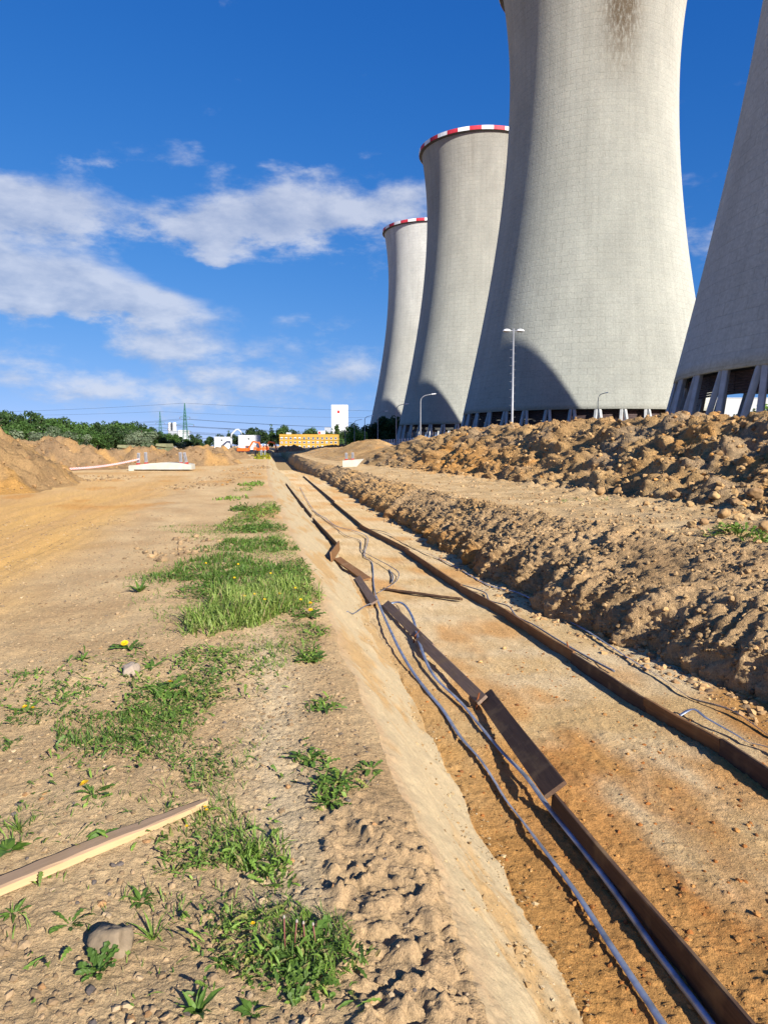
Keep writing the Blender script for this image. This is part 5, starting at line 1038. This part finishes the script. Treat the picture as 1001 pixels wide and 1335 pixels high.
while x < 272:
    Y_ = 128 + max(x, 0) * .75; kind = tr_r.choices(['round', 'dark', 'tall'], [4, 2, 2.2])[0]; tree(x, top_l(x) + tr_r.uniform(-3, 2.5), Y_ + tr_r.uniform(0, 14), kind, {'round': 1.0, 'dark': .95, 'tall': 1.15}[kind], flab(kind, 'b'), 'trees of the forest edge on the left'); x += tr_r.uniform(6.5, 11.5)
x = -30.
while x < 268:
    Y_ = 112 + max(x, 0) * .7; kind = tr_r.choices(['round', 'dark', 'silver', 'tall'], [5, 2, 1.0, .6])[0]; tree(x, top_l(x) + tr_r.uniform(7, 16) * (1 - x / 420), Y_ + tr_r.uniform(-6, 4), kind, 1.25, flab(kind, 'f'), 'trees of the forest edge on the left'); x += tr_r.uniform(8, 13)
for px, top, l in ((33, 556, 'broad silvery willow like tree rising left of the pointed heap'), (80, 558, 'silvery tree right above the peak of the pointed heap'), (183, 564, 'small silvery tree above the left end of the low heap')): tree(px, top, 104 + px * .5, 'silver', 1.5, l, 'trees of the forest edge on the left')
FX = [275, 283, 290, 298, 306, 315, 323, 330, 338, 346, 353, 360, 366, 373, 381, 389, 397, 405, 411, 418, 425, 432]; FT = [568, 567, 566, 561, 565, 563, 559, 557, 562, 560, 555, 565, 557, 555, 562, 563, 566, 558, 561, 562, 562, 560]
for px, tp in zip(FX, FT): tree(px + tr_r.uniform(-1.5, 1.5), tp + tr_r.uniform(-1, 1), 720 + tr_r.uniform(0, 60), tr_r.choice(['dark', 'round', 'tall']), .95, 'dark green distant tree, %s from the left in the far wood behind the cabins' % ordn(FX.index(px) + 1), 'distant trees behind the cabins')
for i, (px, tp, kd) in enumerate([(439, 553, 'tall'), (446, 559, 'dark'), (452, 556, 'tall'), (458, 560, 'dark'), (431, 564, 'dark')]): tree(px, tp, 690 + i * 9, kd, 1.1, 'dark tree hiding the foot of the tall white block, %s from the left' % ordn(i + 1), 'trees before the tall white block')
tree(463.5, 550.5, 206, 'bright', 1.05, 'bright green leafy tree between the white block and the farthest tower', None)
tree(470, 563, 214, 'bright', 1.2, 'low bright green bush like tree right beside the leafy bright one', None)
for i, (px, tp) in enumerate([(478, 556), (485, 554), (492, 551), (500, 543.5), (506, 542.5), (511, 549), (517, 546.5), (523, 550)]): tree(px, tp, 330 + (i % 3) * 5, 'dark', .95, 'dark tree in tower shade at the foot of the farthest tower, %s from the left' % ordn(i + 1), 'shaded trees by the farthest tower')
tree(993, 524, 150, 'bright', 1.3, 'bright green tree seen under the nearest tower at the right edge', None); tree(984, 532, 156, 'round', 1.2, 'green tree half hidden behind a column of the nearest tower', None)

# ------------------------------------------------------------------ weeds and grass
def strips(base, az, Ls, Ws, prof, lift, droop, seg, fold=0., wave=0., seed=0):
    """leaves or blades: strips along a bent midrib; returns vertices (n, (seg+1)*3, 3) and faces of one"""
    n = len(base); r = np.random.default_rng(seed); P = base.copy(); V = np.zeros((n, seg + 1, 3, 3)); d = np.stack([np.sin(az), np.cos(az)], 1); side = np.stack([np.cos(az), -np.sin(az), np.zeros(n)], 1); roll = r.normal(size=n) * .35
    for j in range(seg + 1):
        a = lift - droop * (j / seg) ** 1.3; u = np.stack([-d[:, 0] * np.sin(a), -d[:, 1] * np.sin(a), np.cos(a)], 1); sd = side * np.cos(roll)[:, None] + u * np.sin(roll)[:, None]
        hw = (Ws * prof[j] * .5)[:, None]; f = fold * hw
        V[:, j, 0] = P - sd * hw + u * (f + wave * hw * math.sin(j * 2.3)); V[:, j, 1] = P; V[:, j, 2] = P + sd * hw + u * (f - wave * hw * math.sin(j * 2.9))
        st = (Ls / seg)[:, None]; P = P + np.concatenate([d * np.cos(a)[:, None], np.sin(a)[:, None]], 1) * st
    F = []
    for j in range(seg):
        for k in (0, 1): F.append((j * 3 + k, j * 3 + k + 1, j * 3 + k + 4, j * 3 + k + 3))
    return V.reshape(n, -1, 3), np.array(F)
LEAF = {'blade': ([1, .95, .75, .04], 3, .15), 'oval': ([.18, .85, 1, .7, .05], 4, .25), 'lobed': ([.18, .30, .22, .55, .30, .80, .42, 1., .55, .75, .05], 10, .25), 'lance': ([.3, .8, 1, .85, .5, .03], 5, .3)}
class Veg:
    def __init__(s): s.V = []; s.F = []; s.C = []; s.o = 0
    def add(s, kind, base, az, Ls, Ws, lift, droop, col, seed=0):
        pr, seg, fold = LEAF[kind]; v, f = strips(base, az, Ls, Ws, pr, lift, droop, seg, fold, .25 if kind != 'blade' else 0, seed); n, k = v.shape[:2]
        s.V.append(v.reshape(-1, 3)); s.F.append((f[None] + (np.arange(n) * k)[:, None, None]).reshape(-1, 4) + s.o); s.C.append(np.repeat(col, k, 0)); s.o += n * k
    def mesh(s, name): return new_mesh(name, np.concatenate(s.V), np.concatenate(s.F), M_leaf, np.clip(np.concatenate(s.C), .005, .8), smooth=False)
def gcol(n, a, b, v=.25): t = rng.uniform(0, 1, (n, 1)); return (np.array(a) + (np.array(b) - np.array(a)) * t) * rng.uniform(1 - v, 1 + v, (n, 1))
G_A, G_B = (.105, .19, .025), (.19, .29, .045); G_Y = (.27, .34, .08); G_D = (.07, .135, .022); G_DRY = (.34, .28, .13)
def blob_points(blobs, dens):
    """points inside ellipses given where they lie in the photograph, spread evenly over the ground"""
    out = []
    for (px, py, rx, ry, k) in blobs:
        c = at(px, py); ax = (at(px + rx, py) - at(px - rx, py)).length / 2; ay = (at(px, py - ry).y - at(px, py + ry).y) / 2; n = int(math.pi * ax * ay * dens * k)
        a = rng.uniform(0, 6.283, n); q = np.sqrt(rng.uniform(0, 1, n)); q = q * (1 + .22 * np.sin(a * 3 + px) + .15 * np.sin(a * 5 + py)); X = c.x + q * ax * np.cos(a); Y = c.y + q * ay * np.sin(a) * (1 if True else 1)
        keep = (fbm(X * 4.2, Y * 3.0, 3, 500 + int(px)) > -.22 - .5 * (1 - q)) | (rng.random(n) < .12); out.append(np.stack([X[keep], Y[keep]], 1))
    q = np.concatenate(out); q = q[q[:, 0] - AV * q[:, 1] < f_lip(q[:, 1]) + .02]; return np.stack([q[:, 0], q[:, 1], gz(q[:, 0], q[:, 1]) - .004], 1)
def grass_patch(label, blobs, dens, h, wd, leafy, cols, dry=.06, name='grass_patch', leafsize=.03):
    P = blob_points(blobs, dens * 1.15); n = len(P); v = Veg(); nb = int(n * (1 - leafy)); B = P[:nb]; sc_ = (1 + .02 * B[:, 1])
    c = gcol(nb, *cols); c[rng.random(nb) < dry] = G_DRY
    hh = h * rng.uniform(.35, 1.15, nb) * (1 + .6 * perlin(B[:, 0] * 2.3, B[:, 1] * 1.7, 77)); v.add('blade', B, rng.uniform(0, 6.283, nb), np.clip(hh, .02, 1), wd * rng.uniform(.6, 1.3, nb) * (1 + .12 * B[:, 1]), rng.uniform(.7, 1.5, nb), rng.uniform(.2, 1.5, nb), c, 1)
    Lf = P[nb:]; m = len(Lf)
    if m:
        kd = rng.choice(3, m, p=[.45, .35, .20]); Lf = Lf + np.stack([0 * Lf[:, 0], 0 * Lf[:, 0], rng.uniform(0, h * .55, m)], 1); 
        for q_, (knd, lf, wf_) in enumerate((('oval', .68, .44), ('lance', 1.25, .30), ('lobed', 1.9, .55))):
            Q = Lf[kd == q_]; k_ = len(Q)
            if not k_: continue
            c_ = gcol(k_, cols[0], cols[1], .35); yl = rng.random(k_) < .12; c_[yl] = gcol(int(yl.sum()), (.22, .24, .05), (.30, .24, .10))
            v.add(knd, Q, rng.uniform(0, 6.283, k_), leafsize * lf * rng.uniform(.6, 1.5, k_) * (1 + .06 * Q[:, 1]), leafsize * wf_ * rng.uniform(.6, 1.4, k_) * (1 + .06 * Q[:, 1]), rng.uniform(-.1, 1.1, k_), rng.uniform(.2, 1.4, k_), c_, 2 + q_)
    return tag(obj(name, v.mesh(name)), label, 'grass', None, 'stuff')
grass_patch('tall light green grass clump on the bank beside the trench slope', [(322, 792, 62, 26, 1.2), (290, 815, 50, 18, 1.), (360, 780, 45, 24, .8)], 1500, .20, .0058, .12, (G_A, G_Y), .1)
grass_patch('dark low grass spread over the bank beyond the tall clump', [(285, 742, 75, 18, 1), (335, 752, 65, 20, .9), (330, 712, 60, 9, .9), (335, 690, 36, 6, 1), (240, 755, 28, 7, .7), (270, 770, 34, 8, .7), (385, 745, 22, 16, .7), (315, 664, 16, 3, .7), (390, 800, 24, 16, .6), (262, 775, 40, 10, .4)], 1000, .10, .006, .35, (G_D, G_A), .1)
grass_patch('clover and grass carpet in the middle of the left bank', [(180, 955, 95, 32, 1.3), (225, 925, 60, 28, 1.2), (255, 900, 45, 20, .8), (150, 985, 55, 22, .8), (235, 985, 60, 24, .6), (95, 945, 60, 10, .6), (30, 945, 40, 9, .6), (85, 910, 45, 8, .5), (30, 888, 18, 6, .7), (270, 1010, 45, 22, .6), (60, 920, 50, 6, .5), (5, 975, 22, 16, .7)], 2600, .05, .0038, .6, (G_D, G_A), .05, 'ground_cover', .020)
grass_patch('mixed weeds and grass near the lath end on the bank', [(285, 1075, 42, 26, 1), (275, 1110, 50, 22, .8), (230, 1130, 36, 20, .5), (300, 1125, 40, 20, .7)], 4200, .065, .0032, .45, (G_D, G_B), .05, 'ground_cover', .022)
grass_patch('bright grass clump by the cracked dry mud path', [(338, 1120, 42, 24, 1.2), (318, 1105, 30, 18, .8), (355, 1140, 28, 18, .7)], 3600, .105, .0048, .16, (G_A, G_B), .06)
grass_patch('dense leafy weed clump with seed stalks at the bottom of the picture', [(400, 1232, 70, 38, 1.0), (370, 1200, 54, 22, .9), (345, 1262, 54, 34, .6), (440, 1255, 44, 22, .6), (300, 1235, 40, 30, .45), (395, 1285, 50, 24, .4)], 5200, .075, .0032, .42, (G_D, G_B), .06, 'ground_cover', .026)
grass_patch('thin grass and sprouts scattered over the near bank', [(200, 1215, 100, 70, .10), (110, 1060, 100, 45, .07), (60, 1180, 70, 60, .06), (250, 1180, 60, 30, .25), (190, 1170, 36, 14, .4), (320, 1180, 50, 40, .25), (30, 1075, 40, 24, .4), (20, 1105, 24, 14, .6), (250, 1040, 60, 40, .3), (300, 1000, 40, 50, .2), (330, 850, 60, 30, .35), (390, 830, 30, 20, .5), (300, 690, 70, 14, .12), (240, 745, 70, 22, .12), (270, 790, 90, 34, .12), (350, 720, 50, 30, .2), (380, 770, 34, 40, .25), (335, 670, 24, 16, .15), (240, 900, 110, 50, .15), (380, 1000, 30, 30, .08), (350, 1080, 30, 40, .08), (100, 1100, 110, 60, .05), (60, 900, 80, 40, .08), (120, 1010, 90, 30, .12), (240, 1090, 40, 40, .3), (330, 1190, 40, 20, .5), (280, 1200, 40, 20, .4), (440, 1030, 34, 18, .7), (430, 1045, 24, 12, .8), (425, 920, 30, 10, .5), (405, 855, 18, 9, .8), (412, 825, 14, 8, .5), (150, 905, 140, 40, .03), (320, 870, 36, 24, .16), (260, 860, 34, 12, .5), (440, 1005, 40, 8, .4), (405, 990, 24, 6, .7), (120, 1255, 90, 50, .05), (220, 1290, 80, 40, .08), (405, 1290, 70, 26, .3), (470, 1310, 40, 20, .10)], 2600, .055, .0034, .35, (G_D, G_B), .12)
grass_patch('sparse grass far along the trench edge', [(330, 632, 14, 2.5, .5), (305, 650, 18, 3, .3), (318, 640, 12, 2, .4)], 260, .12, .012, .2, (G_A, G_B), .1)
grass_patch('yellow flowering grass strip beside the far track', [(290, 597, 11, 1.4, 1), (350, 597, 9, 1.4, 1), (345, 594, 6, 1., .8)], 60, .35, .05, .3, ((.16, .2, .02), (.42, .36, .02)), .1)
# the green weed on the terrace and a few sprouts there
def weed_on(px, py, s, n, label):
    p = onr(px, py); v = Veg(); a = rng.uniform(0, 6.283, n); q = rng.uniform(0, 1, n) ** .7 * s; B = np.stack([p.x + q * np.cos(a), p.y + q * np.sin(a), np.full(n, p.z) + rng.uniform(0, s * .5, n)], 1)
    v.add('lobed', B, rng.uniform(0, 6.283, n), s * rng.uniform(.4, .8, n), s * rng.uniform(.16, .3, n), rng.uniform(.1, 1.1, n), rng.uniform(.3, 1.2, n), gcol(n, G_A, G_B)); return tag(obj('weed', v.mesh('weed')), label, 'weed')
weed_on(952, 692, .22, 60, 'bright green weed on the terrace by the right picture edge'); weed_on(982, 703, .22, 60, 'green weed cut by the right picture edge, beside the brighter one'); weed_on(930, 696, .13, 30, 'low green sprout just left of the terrace weed')
for px, py, s, l in ((735, 652, .12, 'tiny green sprout on the terrace, leftmost of three'), (752, 650, .12, 'tiny green sprout on the terrace, middle of three'), (788, 650, .14, 'tiny green sprout on the terrace, right of the other two')): weed_on(px, py, s, 14, l)
# single plants: leaf rosettes with a leaf object each, built once per leaf shape
M_fl = flat_mat('dandelion_petal', (.80, .52, .01), .6, var=.1); M_stem = flat_mat('reddish_stem', lin(150, 92, 84, .6), .6); M_gst = flat_mat('green_stem', lin(130, 140, 80, .5), .6); M_seed = flat_mat('seed_head', (.30, .27, .23), .9)
LEAFME = {}
def leaf_mesh(kind, var, cols):
    k = (kind, var)
    if k not in LEAFME:
        v = Veg(); r = np.random.default_rng(var + 60); v.add(kind, np.zeros((1, 3)), np.zeros(1), np.ones(1), np.array([{'lobed': .30, 'oval': .46, 'lance': .22, 'blade': .055}[kind]]), np.array([r.uniform(.25, .75)]), np.array([r.uniform(.3, 1.1)]), gcol(1, *cols), var); LEAFME[k] = v.mesh('leaf')
    return LEAFME[k]
fl_v = MB()
for k in range(3):
    for i in range(14):
        a = i / 14 * 6.283 + k * .2; r0, z0 = .35 - k * .1, k * .12; fl_v.add([(0, 0, .1 + z0), (math.cos(a - .2) * (1 - .22 * k), math.sin(a - .2) * (1 - .22 * k), .25 + z0 * 1.5), (math.cos(a + .2) * (1 - .22 * k), math.sin(a + .2) * (1 - .22 * k), .25 + z0 * 1.5)], [(0, 1, 2)])
FLM = fl_v.mesh('flower', M_fl)
def plant(name, label, px, py, kind, n, size, flowers=(), cols=(G_D, G_A), upright=0., group=None):
    p = on(px, py); t = thing(name, label, 'weed', p - Vector((0, 0, .006)), random.uniform(0, 6.28), group)
    for i in range(n):
        o = obj('leaf', leaf_mesh(kind, i % 5, cols), t); s = size * random.uniform(.65, 1.15); o.scale = (s, s, s); o.rotation_euler = (random.uniform(-.2, .25) + upright, random.uniform(-.15, .15), i * 2.4 + random.uniform(-.3, .3)); o.rotation_euler = Matrix.Rotation(o.rotation_euler[2], 3, 'Z').to_euler() if upright == 0 else (Matrix.Rotation(o.rotation_euler[2], 3, 'Z') @ Matrix.Rotation(upright * random.uniform(.5, 1.2), 3, 'X')).to_euler()
    for (dx, dy, h, r) in flowers:
        q = Vector((dx, dy, h)); m_ = MB(); m_.tube([(dx * .2, dy * .2, 0), (dx * .7, dy * .7, h * .6), q], .0022, 5); st = m_.build('stem', M_gst, t); f = obj('flower', FLM, st, q - Vector((0, 0, r * .2))); f.scale = (r, r, r); f.rotation_euler = (random.uniform(-.3, .5), random.uniform(-.4, .4), 0)
    return t
plant('dandelion', 'flowering dandelion at the top of the clover carpet', 218, 902, 'lobed', 16, .16, [(0, -.02, .07, .026)])
plant('dandelion', 'dandelion with one yellow flower uphill of the pale stone', 168, 846, 'lobed', 12, .17, [(-.02, -.02, .06, .030)])
plant('dandelion', 'dandelion with one big yellow flower below the clover carpet', 122, 1035, 'lobed', 14, .095, [(-.045, -.02, .05, .022)])
plant('dandelion', 'small dandelion with two yellow flowers near the left picture edge', 35, 928, 'lobed', 10, .10, [(-.05, .03, .04, .018), (.02, -.03, .03, .017)])
plant('dandelion', 'dandelion with two flowers beside the trench slope, right of the tall grass', 402, 805, 'lobed', 14, .17, [(.03, -.03, .09, .026), (.0, .09, .13, .022)])
plant('dandelion', 'dark dandelion leaves by the slope edge, below the flowering one', 405, 862, 'lobed', 14, .15)
plant('dandelion', 'dandelion rosette right in front of the half sunk grey stone', 128, 1268, 'lobed', 17, .085, upright=.35)
plant('dandelion', 'broad leaved rosette just above the lath', 138, 1092, 'oval', 9, .075)
plant('weed', 'red stemmed weed left of the half sunk grey stone', 92, 1205, 'lobed', 9, .085)
plant('weed', 'leafy weed below the lath, centre of the near bank', 185, 1175, 'lance', 12, .075)
plant('weed', 'leafy weed at the left picture edge above the lath', 14, 1108, 'oval', 9, .08)
plant('grass_tuft', 'spiky long leaved tuft at the bottom picture edge', 258, 1322, 'lance', 8, .10, cols=(G_A, G_B), upright=.5)
plant('grass_tuft', 'fine grass tuft right of the half sunk grey stone', 200, 1225, 'blade', 22, .10, cols=(G_A, G_B), upright=.5)
plant('weed', 'small leafy weed left of the seed stalks', 290, 1255, 'oval', 9, .06)
plant('weed', 'dark rosette on the crumbly edge, upper one', 404, 990, 'lobed', 10, .11); plant('weed', 'leafy rosette on the crumbly edge, below the upper one', 440, 1020, 'lobed', 12, .105); plant('weed', 'green rosette at the path side of the crumbly edge', 433, 1046, 'lobed', 9, .10, cols=(G_A, G_B)); plant('weed', 'narrow rosette touching the slope lip', 484, 1003, 'lobed', 8, .09)
plant('weed', 'dark weed at the slope lip, farther up the bank', 425, 925, 'lance', 9, .11)
plant('weed', 'weed with feathered leaves in the bottom clump', 398, 1238, 'lobed', 14, .12, cols=(G_A, G_B)); plant('weed', 'rosette at the bottom right of the clump', 405, 1285, 'lobed', 11, .10)
plant('weed', 'round leaved weed at the bottom edge below the clump', 330, 1318, 'oval', 8, .06, cols=(G_A, G_B)); plant('weed', 'low dark weed left above the pale stone', 108, 860, 'lance', 10, .11); plant('weed', 'weed beside the pale stone, on its right', 200, 870, 'lance', 10, .11)
plant('grass_tuft', 'lone dark grass tuft uphill left of the big grass', 182, 772, 'lance', 14, .18, upright=.4); plant('grass_tuft', 'grass tuft at the left end of the clover carpet', 25, 1082, 'blade', 20, .09, cols=(G_A, G_B), upright=.5)
plant('weed', 'small weed between lath and left picture edge, below the lath', 20, 1190, 'lance', 9, .07)
# seed stalks of the bottom clump, yellow flowers in the tall grass
def stalk(px, py, h, label, mat=M_stem):
    p = on(px, py); t = thing('seed_stalk', label, 'stalk', p); m_ = MB(); dx = random.uniform(-.02, .02); m_.tube([(0, 0, 0), (dx * .4, 0, h * .5), (dx, .005, h)], .0026, 6); m_.build('stem', mat, t, smooth=True); hd = dome(dx, .005, h - .002, .0045, .0045, .009).build('seed_head', M_seed, t)
for px, py, h, l in ((372, 1242, .12, 'tallest reddish seed stalk, left of the row in the bottom clump'), (384, 1240, .10, 'reddish seed stalk, second from the left in the bottom clump'), (398, 1236, .085, 'short pale seed stalk, third in the bottom clump'), (412, 1236, .08, 'rightmost pale seed stalk in the bottom clump')): stalk(px, py, h, l)
fl_pts = sorted([(268, 742), (305, 768), (318, 792), (331, 786), (344, 800), (364, 785), (384, 776), (391, 800), (310, 750), (352, 758)])
for i, (px, py) in enumerate(fl_pts):
    p = on(px, py + 6); t = thing('yellow_flower', 'small yellow flower in the tall light grass, %s from the left' % ordn(i + 1), 'flower', p, 0, 'yellow flowers in the tall grass'); h = random.uniform(.12, .2); m_ = MB(); m_.tube([(0, 0, 0), (.01, 0, h)], .003, 5); m_.build('stem', M_gst, t); f = obj('flower', FLM, t, (.01, 0, h)); f.scale = (.014,) * 3; f.rotation_euler = (.4, .2, 0)
for i, (px, py) in enumerate([(268, 1066), (244, 1092), (270, 1070), (330, 1222)]):
    p = on(px, py); t = thing('yellow_flower', ['tiny yellow flower at the right end of the lath', 'tiny yellow flower under the lath', 'second tiny yellow flower at the lath end', 'tiny yellow flower in the bottom clump'][i], 'flower', p); m_ = MB(); m_.tube([(0, 0, 0), (0, 0, .05)], .0015, 5); m_.build('stem', M_gst, t); f = obj('flower', FLM, t, (0, 0, .05)); f.scale = (.008,) * 3
